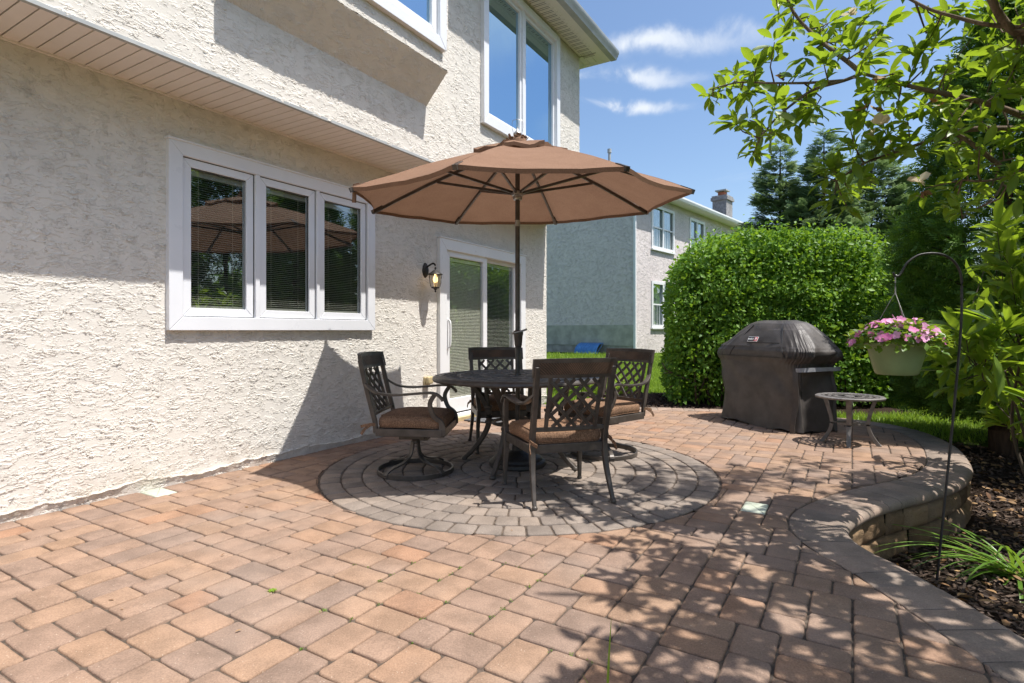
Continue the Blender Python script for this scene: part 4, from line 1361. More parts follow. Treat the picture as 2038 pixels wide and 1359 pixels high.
mb.sweep(catmull([(.555, -.302, .668), (.59, -.29, .670), (.607, -.25, .672), (.612, 0, .675), (.607, .25, .675), (.56, .30, .675)], 5), .006, .042)
mb.build('strap', M['strap'], cov, smooth=50)
mb = MB()
mb.sweep([(.553 + .012 * math.sin(t_ * 5), -.300 - .028 * t_ - .012 * math.sin(t_ * 9), .66 - .655 * t_) for t_ in np.linspace(0, 1, 14)], .010, .050, up=(.8, .4, 0))
mb.build('corner_flap', M['cover'], cov, smooth=60)
# logo patch lying on the hood slope
sl = math.atan2(.295 - .245, .08)
LM = Matrix.Translation((-.075, -.272, .985)) @ Matrix.Rotation(PI / 2 - .52, 4, 'X')
lg = MB(); lg.box((0, 0, .004), (.150, .062, .004), LM)
logo = lg.build('logo_patch', M['white'], cov)
lg = MB(); lg.box((-.022, 0, .007), (.094, .050, .003), LM); lg.build('black_field', M['ink'], logo)
lg = MB(); lg.box((.049, 0, .007), (.040, .050, .003), LM); lg.build('red_field', M['red'], logo)
lg = MB(); lg.lathe([(0, 0), (.011, 0), (.011, .002), (0, .002)], (.049, .006, .009), 14, LM); lg.box((.044, -.012, .010), (.003, .02, .002), LM); lg.box((.055, -.012, .010), (.003, .02, .002), LM)
lg.build('kettle_symbol', M['white'], logo)
fc = bpy.data.curves.new('lettering', 'FONT'); fc.body = 'weber'; fc.size = .036; fc.align_x = 'CENTER'; fc.align_y = 'CENTER'; fc.extrude = .0008
fo = bpy.data.objects.new('lettering_source', fc); COL.objects.link(fo)
bpy.context.view_layer.update()
fm = bpy.data.meshes.new_from_object(fo.evaluated_get(bpy.context.evaluated_depsgraph_get()))
bpy.data.objects.remove(fo)
fm.transform(LM @ Matrix.Translation((-.022, 0, .0098))); fm.name = 'lettering'
link_mesh('lettering', fm, M['white'], logo)
# real grill body under the cover
mb = MB(); mb.box((0, 0, .38), (1.05, .46, .66)); mb.build('grill_body', M['iron'], GL)

# side table
ST_ = empty('side_table', (3.24, 5.40, 0), rad(12))
tag(ST_, 'small round grey metal side table with pierced top beside the covered grill', 'side table')
mb = MB()
for r0, r1 in ((.245, .295), (.0, .05)):
    mb.lathe([(r0, .448), (r0, .458), (r0 + .008, .462), (r1 - .01, .462), (r1, .455), (r1 - .004, .440), (r0 + .01, .444), (r0, .448)], seg=56)
for k in range(24):
    for s in (1, -1):
        a = 2 * PI * k / 24
        pt = [(r * math.cos(a + s * (r - .05) * 2.6), r * math.sin(a + s * (r - .05) * 2.6), .453) for r in (.045, .10, .15, .20, .25)]
        mb.sweep(pt, .017, .010)
for r in (.11, .175):
    mb.sweep([(r * math.cos(a), r * math.sin(a), .454) for a in np.linspace(0, 2 * PI, 41)[:-1]], .014, .011, closed=True)
mb.build('table_top', M['bronze_light'], ST_, smooth=40)
for k in range(4):
    a = PI / 4 + k * PI / 2; d = (math.cos(a), math.sin(a))
    pth = catmull([(d[0] * r, d[1] * r, z) for r, z in [(.21, .445), (.185, .36), (.155, .25), (.152, .17), (.18, .09), (.225, .02), (.24, .004)]], 5)
    mb = MB(); mb.sweep(pth, [.046 - .012 * i / len(pth) for i in range(len(pth))], .032); mb.lathe([(0, 0), (.018, 0), (.02, .01), (0, .022)], (d[0] * .24, d[1] * .24, 0), 10)
    mb.build('leg', M['bronze_light'], ST_, bevel=.004)
mb = MB()
mb.sweep([(.10 * math.cos(a), .10 * math.sin(a), .20) for a in np.linspace(0, 2 * PI, 33)[:-1]], .016, .012, closed=True)
for k in range(4):
    a = PI / 4 + k * PI / 2; mb.sweep([(.03 * math.cos(a), .03 * math.sin(a), .20), (.155 * math.cos(a), .155 * math.sin(a), .20)], .014, .012)
mb.build('stretcher', M['bronze_light'], ST_)

# shepherd hook and hanging basket
hb = P(1863, 1157, 3.226)
HK = empty('shepherd_hook', (hb.x, hb.y, -.37))
tag(HK, 'black iron shepherd hook leaning in the mulch bed beyond the coping', 'plant hook')
base = Vector((hb.x, hb.y, -.37))
pp = [Vector((0, 0, -.02)), P(1880, 1000, 3.23) - base, P(1897, 830, 3.24) - base, P(1912, 660, 3.25) - base, P(1914, 580, 3.26) - base, P(1912, 545, 3.26) - base,
      P(1900, 522, 3.26) - base, P(1880, 508, 3.265) - base, P(1855, 504, 3.27) - base, P(1828, 508, 3.275) - base, P(1806, 523, 3.28) - base, P(1795, 541, 3.285) - base,
      P(1788, 549, 3.285) - base, P(1781, 549, 3.285) - base, P(1778, 542, 3.285) - base]
mb = MB(); mb.sweep(catmull(pp, 5), .0135, .0135, seg=10)
mb.build('rod', M['iron'], HK, smooth=60)
bc = P(1784, 745, 3.285)
BK = empty('hanging_basket', (bc.x, bc.y, bc.z))
tag(BK, 'sage green hanging basket of pink impatiens on the shepherd hook', 'hanging basket')
mb = MB(); mb.lathe([(0, 0), (.098, 0), (.108, .008), (.118, .04), (.134, .10), (.144, .145), (.150, .168), (.160, .170), (.162, .182), (.155, .190), (.146, .186), (.140, .16), (0, .15)], seg=40)
mb.build('pot', M['pot'], BK, smooth=35)
mb = MB(); mb.lathe([(0, .165), (.142, .160)], seg=24); mb.build('soil', M['chip'], BK)
hk = P(1782, 549, 3.285) - bc
mb = MB()
for k in range(3):
    a = 2 * PI * k / 3 + .5
    mb.sweep([(.150 * math.cos(a), .150 * math.sin(a), .18), (hk.x + .004 * math.cos(a), hk.y, hk.z - .10)], .004, .004, seg=6)
mb.sweep(catmull([(hk.x, hk.y, hk.z - .11), (hk.x, hk.y, hk.z - .02), (hk.x + .004, hk.y, hk.z + .006), (hk.x + .010, hk.y, hk.z - .004)], 4), .008, .008, seg=6)
mb.build('hanger', M['steel'], BK, smooth=60)
rg = np.random.default_rng(4)
n = 1000
a = rg.uniform(0, 2 * PI, n); r = .225 * np.sqrt(rg.random(n)); h = .305 - 2.0 * (r ** 2) + rg.normal(0, .022, n)
pos = np.stack([r * np.cos(a), r * np.sin(a), h - .02], 1)
xd = np.stack([np.cos(a), np.sin(a), rg.normal(-.1, .35, n)], 1) + rg.normal(0, .4, (n, 3)); nd = np.stack([np.cos(a) * .5, np.sin(a) * .5, np.ones(n)], 1) + rg.normal(0, .3, (n, 3))
leaf_mesh('foliage', [scatter(LEAF_BIG, BIG3, pos, xd, nd, rg.uniform(.032, .058, n), None, np.full(n, 1.5))], M['impatiens'], BK)
PET = np.array([(0, 0, 0), (.5, .42, .06), (.95, .25, .02), (.95, -.25, .02), (.5, -.42, .06)], float)
PETF = np.array([(0, 1, 2), (0, 2, 3), (0, 3, 4)])[:, ::-1]
nf = 105; parts_ = []
a = rg.uniform(0, 2 * PI, nf); r = .255 * np.sqrt(rg.random(nf)); h = .320 - 1.9 * r ** 2 + rg.normal(0, .014, nf)
fc_ = np.stack([r * np.cos(a), r * np.sin(a), h], 1)
fnm = unit(np.stack([np.cos(a) * r * 4.5, np.sin(a) * r * 4.5 - .35, np.ones(nf) * .75], 1) + rg.normal(0, .25, (nf, 3)))
t1 = unit(np.cross(fnm, rg.normal(0, 1, (nf, 3)))); t2 = np.cross(fnm, t1); tn = rg.random(nf)
for k in range(5):
    q = 2 * PI * k / 5
    parts_.append(scatter(PET, PETF, fc_, t1 * math.cos(q) + t2 * math.sin(q) + fnm * .18, fnm, rg.uniform(.020, .030, nf), np.clip(tn + rg.normal(0, .1, nf), 0, 1)))
leaf_mesh('blossoms', parts_, M['pink'], BK)
# ================================================================ NEIGHBOUR'S HOUSE
NB0 = Vector((4.01, 18.5, 0)); NROT = math.atan2(-.655, .7556)
nb = empty('grey_house', NB0, NROT)      # local x outward (towards the gardens), local y along the wall, away
tag(nb, 'grey stucco neighbouring house with white windows, shingle roof and chimney behind the hedge', 'house')
def nb_local(v):
    d = Vector((v[0], v[1], 0)) - NB0
    return d.x * .7556 + d.y * -.655, d.x * .655 + d.y * .7556
GZ, EZ, LN, WD = .1, 5.72, 13.0, 9.0
mb = MB()
wins = [(1.20, 2.98, 3.92, 5.46), (4.35, 5.8, 3.92, 5.46), (1.20, 2.98, 1.18, 2.80)]
panel(mb, 0, 0, LN, GZ + .1, EZ + .05, [(a + .08, b - .08, c + .08, d - .08) for a, b, c, d in wins], .1)
mb.add([(0, 0, 1.265), (-WD, 0, 1.265), (-WD, 0, EZ), (-WD / 2, 0, 8.45), (0, 0, EZ)], [(0, 1, 2, 3, 4)])
mb.add([(-WD, 0, 0), (-WD, LN, 0), (-WD, LN, EZ), (-WD, 0, EZ), (0, LN, 0), (0, LN, EZ)], [(0, 1, 2, 3), (4, 1, 2, 5)])
mb.build('wall', M['stucco_far'], nb)
mb = MB(); mb.box2((-WD, .012, -.3), (-.002, .3, .566)); mb.build('foundation', m_plain('foundation_concrete', (.36, .34, .29), .95, 0, .22, 4, .3, 30), nb)
mb = MB(); mb.box2((-WD, -.006, .568), (-.002, .25, 1.268)); mb.build('painted_band', M['block_wall'], nb)
for a, b, c, d in wins:
    mb = MB(); picture_frame(mb, .04, a, b, c, d, .10, .05)
    m_ = (a + b) / 2
    mb.box2((-.01, m_ - .045, c + .1), (.035, m_ + .045, d - .1))
    mb.box2((-.01, a + .1, (c + d) / 2 - .025), (.012, b - .1, (c + d) / 2 + .025))
    for q in range(1, 4):
        for w0, w1 in ((a + .1, m_ - .045), (m_ + .045, b - .1)):
            s = w0 + (w1 - w0) * q / 4
            if q == 2 or q: mb.box2((-.015, s - .007, c + .1), (-.005, s + .007, (c + d) / 2))
    mb.box2((0, a - .03, c - .05), (.08, b + .03, c + .0))
    f = mb.build('window', M['vinyl'], nb)
    mb = MB(); mb.box2((-.035, a + .1, c + .1), (-.03, b - .1, d - .1)); mb.build('pane', M['glass'], f)
    mb = MB(); rows = []
    for z in (c + .1, d - .1):
        rows.append([(-.075 - .012 * math.sin(i * 1.1), a + .1 + (b - a - .2) * i / 40, z) for i in range(41)])
    mb.grid(rows); mb.build('curtain', M['curtain'], f, smooth=180)
OHG = .42
mb = MB()
mb.box2((0, -.25, EZ), (OHG, LN + .3, EZ + .02))
mb.build('soffit', M['soffit_up'], nb)
mb = MB()
mb.prism([(OHG, EZ - .02), (OHG + .10, EZ - .02), (OHG + .13, EZ + .06), (OHG + .13, EZ + .12), (OHG, EZ + .12)], 1, -.28, LN + .3)
mb.build('gutter', M['vinyl'], nb)
mb = MB()
x0, x1, xr, zr = OHG + .05, -WD - OHG, -WD / 2, 8.62
e0, e1 = -.3, LN + .3
for dz in (0, -.14):
    mb.add([(x0, e0, EZ + .13 + dz), (x0, e1, EZ + .13 + dz), (xr, e1, zr + dz), (xr, e0, zr + dz), (x1, e0, EZ + .13 + dz), (x1, e1, EZ + .13 + dz)], [(0, 1, 2, 3), (3, 2, 5, 4)])
mb.add([(x0, e0, EZ + .13), (xr, e0, zr), (x1, e0, EZ + .13), (x1, e0, EZ - .01), (xr, e0, zr - .14), (x0, e0, EZ - .01)], [(0, 1, 4, 5), (1, 2, 3, 4)])
roof = mb.build('roof', M['shingle'], nb)
cx, cy = nb_local((.374 * 28.5, 28.5))
cy = min(cy, LN - .6)
mb = MB(); mb.box2((cx - .35, cy - .42, 5.4), (cx + .35, cy + .42, 7.62)); mb.box2((cx - .42, cy - .49, 7.6), (cx + .42, cy + .49, 7.75)); mb.box2((cx - .38, cy - .45, 7.75), (cx + .38, cy + .45, 7.84))
ch = mb.build('chimney', M['brick'], roof)
mb = MB(); mb.box2((cx - .17, cy - .17, 7.84), (cx + .17, cy + .17, 8.06)); mb.build('flue', M['flue'], ch)
mb = MB(); mb.box2((cx - .28, cy - .28, 8.10), (cx + .28, cy + .28, 8.16))
for a in (-.15, .15):
    for b in (-.15, .15): mb.box((cx + a, cy + b, 8.08), (.03, .03, .06))
mb.build('flue_cap', M['gutter'], ch)
q = P(1213, 318, 20.9)
lx, ly = nb_local(q)
mb = MB(); mb.lathe([(.05, -1.4), (.05, .25), (.075, .26), (.075, .40), (0, .41)], (lx, ly, q.z), 12); mb.build('vent_pipe', M['gutter'], nb, smooth=40)
mb = MB(); mb.sweep([(.05, -.03, .2), (.05, -.03, EZ - .3), (OHG, .05, EZ)], .08, .06, up=(0, 1, 0)); mb.build('downspout', M['vinyl'], nb)
tp = P(1178, 703, 19.57)
ww = empty('window_well_cover', (tp.x, tp.y, .27), NROT)
tag(ww, 'blue plastic window well cover against the grey house foundation', 'well cover')
mb = MB(); rows = []
for i in range(9):
    t_ = i / 8 * PI / 2
    rows.append([(-.45 + .9 * j / 36, -.42 * math.sin(t_) + .012 * math.cos(j * PI / 2) - .02, .36 * math.cos(t_) + .015) for j in range(37)])
mb.grid(rows)
mb.build('cover_sheet', M['tarp'], ww, smooth=60)
mb = MB(); mb.sweep([(-.46, -.44, .0), (-.46, 0, .38), (.46, 0, .38), (.46, -.44, .0)], .02, .02); mb.build('rim', M['tarp'], ww)

# ================================================================ HEDGE
def shrub_points(rg, n, fn):
    """fn(n)->pos,normal"""
    return fn(n)
hg = empty('hedge', (3.6, 8.8, -.05))
tag(hg, 'tall clipped green hedge with dense small leaves behind the grill', 'hedge')
rg = np.random.default_rng(21)
HX0, HX1, HY0, HY1, HT = 2.20, 5.62, 8.05, 9.5, 2.55
def hedge_surf(n, inset=0.0):
    ctr = np.array([(HX0 + HX1) / 2, (HY0 + HY1) / 2, 1.18]); ext = np.array([(HX1 - HX0) / 2, (HY1 - HY0) / 2, 1.40])
    d = unit(rg.normal(0, 1, (n * 3, 3)) * np.array([1.15, 1.5, 1.0]))
    e = 7.5
    k = (np.abs(d / ext) ** e).sum(1) ** (-1 / e)
    p = d * k[:, None]
    # weight by local area roughly: keep those that pass
    keep = rg.random(len(p)) < np.clip((k / k.max()) ** 1.5 * 2.2, 0, 1)
    p = p[keep][:n]; d = d[keep][:n]
    g = np.sign(p) * np.abs(p / ext) ** (e - 1) / ext
    nn = unit(g)
    world = p + ctr
    lump = np.array([.11 * mnoise.noise((a * 1.7, b * 1.7, c * 1.9)) + .07 * mnoise.noise((a * 4.5, b * 4.5, c * 4.5 + 5)) for a, b, c in world])
    dep = -np.abs(rg.normal(0, .095, len(p))) - inset
    world = world + nn * (lump + dep)[:, None]
    tl_ = np.clip((world[:, 0] - HX0) / 1.25, 0, 1)
    world[:, 2] *= 1 - .20 * (1 - tl_) ** 2
    world[:, 0] += np.clip((4 - world[:, 0]) / 1.8, 0, 1) * .27 * (world[:, 1] - HY0)
    ok = (world[:, 2] > -.0)
    # thin out towards the foot, leaving stems visible
    ok &= rg.random(len(world)) < np.clip(.35 + world[:, 2] / .5, 0, 1)
    return world[ok], nn[ok]
org = np.array([3.6, 8.8, -.05])
pts, nn = hedge_surf(38000); inp, inn = hedge_surf(26000, .26); in2, in2n = hedge_surf(16000, .5)
def leaves_on(pts, nn, s0, s1, nrand=.65, drop=.35):
    n = len(pts)
    nd = unit(nn * .9 + np.array([0, 0, .45]) + rg.normal(0, nrand, (n, 3)))
    xd = rg.normal(0, 1, (n, 3)) + nn * .5; xd[:, 2] -= drop
    return scatter(LEAF_SM, LEAF_SM_F, pts - org, xd, nd, rg.uniform(s0, s1, n) * rg.choice([.7, 1, 1, 1.15], n), np.clip(rg.beta(2, 2.2, n) + np.array([.42 * mnoise.noise((a * 1.3, b * 1.3, c * 1.5 + 9)) for a, b, c in pts]), 0, 1))
up_m = (nn[:, 2] > .55) & (rg.random(len(nn)) < .35)
sh_p = pts[up_m] + np.array([0, 0, 1]) * np.abs(rg.normal(0, .085, up_m.sum()))[:, None]
hl = [leaves_on(pts, nn, .05, .09), leaves_on(inp, inn, .06, .10), leaves_on(in2, in2n, .08, .13), leaves_on(sh_p, nn[up_m], .04, .08)]
leaf_mesh('foliage', hl, M['hedge'], hg)
mb = MB()
for i in range(80):
    y = random.uniform(HY0 + .15, HY1 - .3); x = random.uniform(HX0 + .35 + .3 * (y - HY0), HX1 - .25)
    p0 = Vector((x, y, -.05)) - Vector(org); sp = random.uniform(.05, .12)
    p1 = p0 + Vector((random.gauss(0, sp), random.gauss(0, sp), random.uniform(.5, .8))); p2 = p1 + Vector((random.gauss(0, sp), random.gauss(0, sp), random.uniform(.3, .6)))
    mb.sweep([p0, (p0 + p1) / 2 + Vector((random.gauss(0, .03), 0, 0)), p1, p2], [.035, .026, .018, .008], seg=6)
for pts_ in ([(1395, 775), (1370, 755), (1345, 745), (1325, 735), (1318, 722)], [(1352, 748), (1335, 742), (1322, 742)], [(1360, 752), (1345, 765), (1335, 770)]):
    mb.sweep([P(a, b, 8.25) - Vector(org) for a, b in pts_], .018, seg=5)
mb.build('stems', M['twig'], hg, smooth=180)

# ================================================================ CONIFERS
def conifer(name, label, cat, loc, Hh, R, nlay, mat, seed, spray=.3, taper=.85, z0=.2, group=None, upturn=.25, perb=9, template=None, trunk=.14, nb_=(5, 8), dens=1.0, droop=.18):
    rg = np.random.default_rng(seed)
    o = empty(name, loc); tag(o, label, cat, group)
    P_, X_, N_, S_ = [], [], [], []
    mb = MB()
    mb.sweep([(0, 0, -.3), (.02, .01, Hh * .3), (0, .02, Hh * .7), (0, 0, Hh * .98)], [trunk * 2, trunk * 1.6, trunk * .7, .02], seg=10)
    mb.lathe([(trunk * 1.5, -.3), (trunk * 1.15, .1), (trunk * 1.0, .35)], seg=12)
    for i in range(nlay):
        f = (i + rg.random() * .8) / nlay
        z = z0 + (Hh - z0) * f
        Lr = R * max(1 - f, .0) ** taper + .06
        for b in range(rg.integers(*nb_)):
            a = rg.uniform(0, 2 * PI); L = Lr * rg.uniform(.72, 1.16)
            d = np.array([math.cos(a), math.sin(a), 0])
            dz = -droop * L + rg.normal(0, .05)
            pts = []
            for t in np.linspace(0, 1, 7):
                pts.append(d * L * t + np.array([0, 0, z + dz * math.sin(t * PI * .6) + upturn * L * t ** 3]))
            if L > .35: mb.sweep([tuple(p) for p in pts[::2]], [.018 + .018 * L / R, .015 + .012 * L / R, .01, .004], seg=5)
            m = max(int(perb * L / R * dens), 3)
            for t in np.sqrt(rg.uniform(.10 if L < .6 else .25, 1, m)):
                k = min(int(t * 6), 5); p = pts[k] + (pts[k + 1] - pts[k]) * (t * 6 - k)
                side = np.array([-d[1], d[0], 0]) * rg.normal(0, .9)
                P_.append(p + side * .10 * L + rg.normal(0, .03, 3)); X_.append(d * .9 + side * .75 + np.array([0, 0, upturn * t + rg.normal(-.08, .22)]))
                N_.append(np.array([0, 0, 1]) + rg.normal(0, .45, 3) + d * .3); S_.append(spray * rg.uniform(.65, 1.2) * (.6 + .4 * min(1, L / .8)))
    T_, F_ = template or (SPRIG, SPRIG_F)
    P_, X_, N_ = map(np.array, (P_, X_, N_)); S_ = np.array(S_)
    leaf_mesh('crown', [scatter(T_, F_, P_, X_, N_, S_, np.clip(rg.beta(2, 2, len(P_)), 0, 1))], mat, o)
    mb.build('trunk', M['bark_dark'], o, smooth=60)
    return o
g_sp = 'tall dark conifers behind the hedge'
def at(px, Y, z=0.0): return ((px - CX) / FPX * Y, Y, z)
conifer('spruce_tree', 'dark green spruce nearest the grey house chimney, behind the hedge', 'tree', at(1553, 16.5, .1), 6.5, 1.9, 44, M['conifer'], 1, .40, .95, .2, g_sp, .30, 13, dens=4.2, droop=.10)
conifer('spruce_tree', 'dark green spruce with the tallest pointed top behind the hedge', 'tree', at(1640, 15.5, .1), 6.5, 1.75, 44, M['conifer'], 2, .40, .92, .2, g_sp, .34, 13, dens=4.2, droop=.08)
conifer('spruce_tree', 'broad dark spruce behind the hedge, partly covered by magnolia leaves', 'tree', at(1735, 16.5, .1), 6.6, 2.5, 44, M['conifer'], 3, .42, .90, .2, g_sp, .36, 15, dens=4.2, droop=.05)
# arborvitae: dense, feathery
def row_copy(src, x, y, i):
    o = copy_tree(src); o.location = (x, y, -.3); o.rotation_euler = (0, 0, i * 1.3); o.scale = (1, 1, 1 + .05 * (i % 3)); return o
def arbor(label, loc, Hh, R, seed, n=9000, spray=.17, group=None, trunk=.12, z0=.15):
    rg = np.random.default_rng(seed)
    o = empty('arborvitae_tree', loc); tag(o, label, 'tree', group)
    z = z0 + (Hh - z0) * rg.random(n) ** 1.25; f = (z - z0) / (Hh - z0); a = rg.uniform(0, 2 * PI, n)
    env = R * np.minimum(1, .55 + 2.2 * f) * (1 - f) ** .62 + .05
    lum = np.array([mnoise.noise((math.cos(q) * 2.2 + seed, math.sin(q) * 2.2, w * 1.6)) for q, w in zip(a, z)])
    lum2 = np.array([mnoise.noise((math.cos(q) * 5 + seed, math.sin(q) * 5, w * 4)) for q, w in zip(a, z)])
    r = env * (1 + .30 * lum + .16 * lum2) - np.abs(rg.normal(0, .16, n)) * R
    r = np.maximum(r, .05)
    d = np.stack([np.cos(a), np.sin(a), np.zeros(n)], 1)
    pos = d * r[:, None] + np.array([0, 0, 1]) * z[:, None]
    tang = np.stack([-np.sin(a), np.cos(a), np.zeros(n)], 1)
    xd = d * rg.uniform(.3, 1, n)[:, None] + tang * rg.normal(0, .45, n)[:, None] + np.array([0, 0, 1]) * rg.normal(.15, .5, n)[:, None]
    nd = d * .4 + tang * rg.normal(0, .8, n)[:, None] + np.array([0, 0, 1]) * rg.normal(.6, .4, n)[:, None]
    leaf_mesh('crown', [scatter(SPRAY, SPRAY_F, pos, xd, nd, spray * rg.uniform(.6, 1.3, n), np.clip(rg.beta(2, 2, n), 0, 1))], M['cypress'], o)
    mb = MB(); mb.sweep([(0, 0, -.4), (.0, .01, .3), (.02, 0, Hh * .5), (0, 0, Hh * .92)], [trunk * 2.3, trunk * 1.9, trunk * 1.2, .03], seg=12)
    for i in range(46):
        q = random.uniform(0, 2 * PI); zz_ = random.uniform(z0 + .05, Hh * .8); L = R * .85 * (1 - zz_ / Hh) ** .6
        mb.sweep([(0, 0, zz_), (math.cos(q) * L * .5, math.sin(q) * L * .5, zz_ - .03), (math.cos(q) * L, math.sin(q) * L, zz_ + .12)], [.03, .02, .006], seg=5)
    mb.build('trunk', M['bark_dark'], o, smooth=60)
    return o
ga = 'feathery evergreens along the right side of the garden'
arbor('large dark feathery evergreen with a bare trunk in the mulch beyond the patio curve', (4.98, 5.7, -.22), 4.6, 1.10, 31, 13500, .16, ga, .125, .48)
arbor('feathery evergreen between the hedge and the large dark evergreen', (6.55, 9.0, -.05), 3.0, 1.15, 32, 8000, .17, ga)
arbor('feathery evergreen deeper in the garden behind the large dark evergreen', (8.6, 8.3, -.05), 5.6, 1.5, 33, 8000, .22, ga)
row = None  # out-of-view evergreens, added so the house windows mirror dark green instead of sky
for i, (x, y) in enumerate(((8.9, 2.6), (9.3, .7), (9.1, -1.3), (9.3, -3.2), (8.9, 4.5), (9.6, 6.4))):
    row = arbor('unseen evergreen added beyond the right edge for the window panes to reflect', (x, y, -.3), 6.6, 1.6, 40, 6000, .3, 'unseen evergreens added for the window reflections') if i == 0 else row_copy(row, x, y, i)
# light green tree
def bushy(name, label, cat, loc, ext, n, mat, seed, size, T_=LEAF_SM, F_=LEAF_SM_F, trunk=.06):
    rg = np.random.default_rng(seed); o = empty(name, loc); tag(o, label, cat)
    nc = 46; cc = unit(rg.normal(0, 1, (nc, 3))) * (rg.random((nc, 1)) ** .4) * np.array(ext) * .8; cc[:, 2] += ext[2]
    k = rg.integers(0, nc, n); dd = unit(rg.normal(0, 1, (n, 3)))
    pos = cc[k] + dd * (rg.random((n, 1)) ** .4) * np.array(ext).mean() * .34
    nd = dd * .6 + np.array([0, 0, .7]) + rg.normal(0, .4, (n, 3)); xd = rg.normal(0, 1, (n, 3))
    leaf_mesh('crown', [scatter(T_, F_, pos, xd, nd, rg.uniform(size * .7, size * 1.3, n))], mat, o)
    mb = MB(); mb.sweep([(0, 0, -.2), (0, 0, ext[2] * .7)], [trunk * 2, trunk], seg=8)
    for q in cc: mb.sweep([(0, 0, ext[2] * .5), tuple((q + np.array([0, 0, ext[2] * .6])) / 2), tuple(q)], [trunk, trunk * .6, .008], seg=5)
    mb.build('trunk', M['twig'], o, smooth=60)
    return o
bushy('lime_green_tree', 'yellow green broadleaf tree glowing between the spruces and the large evergreen', 'tree', at(1822, 12.5, -.05), (1.15, 1.0, 1.75), 7000, M['limegreen'], 51, .11)

# ================================================================ MAGNOLIA
mg = empty('magnolia_tree', (3.6, 2.3, -.36))
tag(mg, 'magnolia tree reaching over the patio from the right with glossy light green leaves', 'tree')
mo = np.array([3.6, 2.3, -.36])
rg = np.random.default_rng(77)
DM = 2.58
br = [   # traced limbs: (px, py, depth) and radius
    ([(2330, 420, 3.3), (2180, 300, 3.2), (2038, 232, 3.1), (1960, 205, 3.05), (1900, 190, 3.0), (1830, 176, 2.97), (1760, 157, 2.95), (1715, 146, 2.93)], .020, .010),
    ([(1715, 146, 2.93), (1690, 125, 2.92), (1650, 95, 2.9), (1615, 65, 2.9), (1580, 25, 2.88), (1560, -20, 2.88)], .016, .008),
    ([(1715, 146, 2.93), (1680, 160, 2.9), (1620, 178, 2.88), (1580, 205, 2.86), (1545, 235, 2.85), (1512, 275, 2.85)], .012, .006),
    ([(1680, 160, 2.9), (1600, 165, 2.88), (1530, 165, 2.87), (1470, 164, 2.86), (1412, 178, 2.86)], .010, .004),
    ([(2330, 420, 3.3), (2280, 260, 3.1), (2150, 140, 2.9), (2038, 75, 2.8), (2000, 45, 2.78), (1972, -5, 2.75), (1940, -80, 2.7)], .023, .018),
    ([(2030, 55, 2.8), (1960, 48, 2.8), (1900, 33, 2.78), (1850, 18, 2.76), (1800, -8, 2.75)], .012, .007),
    ([(1990, 330, 3.2), (1900, 265, 3.1), (1850, 280, 3.05), (1790, 300, 3.0), (1720, 325, 2.95), (1665, 360, 2.93)], .014, .005),
    ([(2330, 420, 3.3), (2200, 310, 3.25), (2100, 262, 3.2), (2000, 256, 3.15), (1920, 259, 3.1), (1860, 280, 3.05)], .022, .014),
    ([(2330, 460, 3.3), (2200, 350, 3.2), (2100, 310, 3.15), (2038, 312, 3.1), (1985, 322, 3.1)], .010, .005),
    ([(2330, 460, 3.3), (2180, 360, 3.2), (2060, 335, 3.1), (2010, 350, 3.08), (1960, 360, 3.05), (1915, 358, 3.05)], .012, .005),
    ([(2000, 352, 3.08), (1985, 385, 3.05), (1955, 410, 3.02), (1925, 420, 3.0)], .007, .004),
]
limbs = []; mb = MB()
def dsc(px): return 1 + .32 * min(1, max(0, (1960 - px) / 520))
for pts, ra, rb in br:
    pp = [P(q[0], q[1], q[2] * .875 * dsc(q[0])) for q in pts]; c = catmull(pp, 6)
    mb.sweep([p - Vector(mo) for p in c], [1.7 * (ra + (rb - ra) * i / (len(c) - 1)) for i in range(len(c))], seg=8)
    limbs += [np.array(p) for p in c]
# trunk and limbs overhead / outside the frame
T0 = P(2330, 440, 2.89)
own = [
    [(3.6, 2.3, -.4), (3.58, 2.4, .5), (3.5, 2.7, 1.2), tuple(T0)],
    [(3.58, 2.4, .5), (3.45, 2.1, 1.6), (3.1, 1.6, 2.6), (2.6, 1.2, 3.2), (2.0, .8, 3.5)],
    [(3.58, 2.4, .6), (3.55, 2.1, 1.8), (3.2, 1.9, 2.9), (2.7, 1.8, 3.5), (2.2, 1.7, 3.8), (1.7, 1.7, 3.9)],
    [(3.6, 2.3, .3), (3.8, 1.8, 1.6), (3.6, 1.2, 2.7), (3.2, .5, 3.3), (2.7, -.1, 3.5)],
    [(3.1, 1.6, 2.6), (2.5, 1.6, 2.9), (1.9, 1.4, 3.0), (1.35, 1.2, 3.0)],
    [(3.2, 1.9, 2.9), (3.35, 2.2, 3.8), (3.1, 2.9, 4.6), (2.5, 3.2, 4.9)],
    [(2.6, 1.2, 3.2), (2.0, .2, 3.2), (1.6, -.3, 3.2)],
]
for pts in own:
    c = catmull(pts, 6); n_ = len(c); r0 = .075 if pts[0][2] < .8 else .034
    mb.sweep([p - Vector(mo) for p in c], [2 * (r0 + (.012 - r0) * (i / (n_ - 1)) ** .7) for i in range(n_)], seg=8)
    limbs += [np.array(p) for p in c[3:]]
LIMB = np.array(limbs)
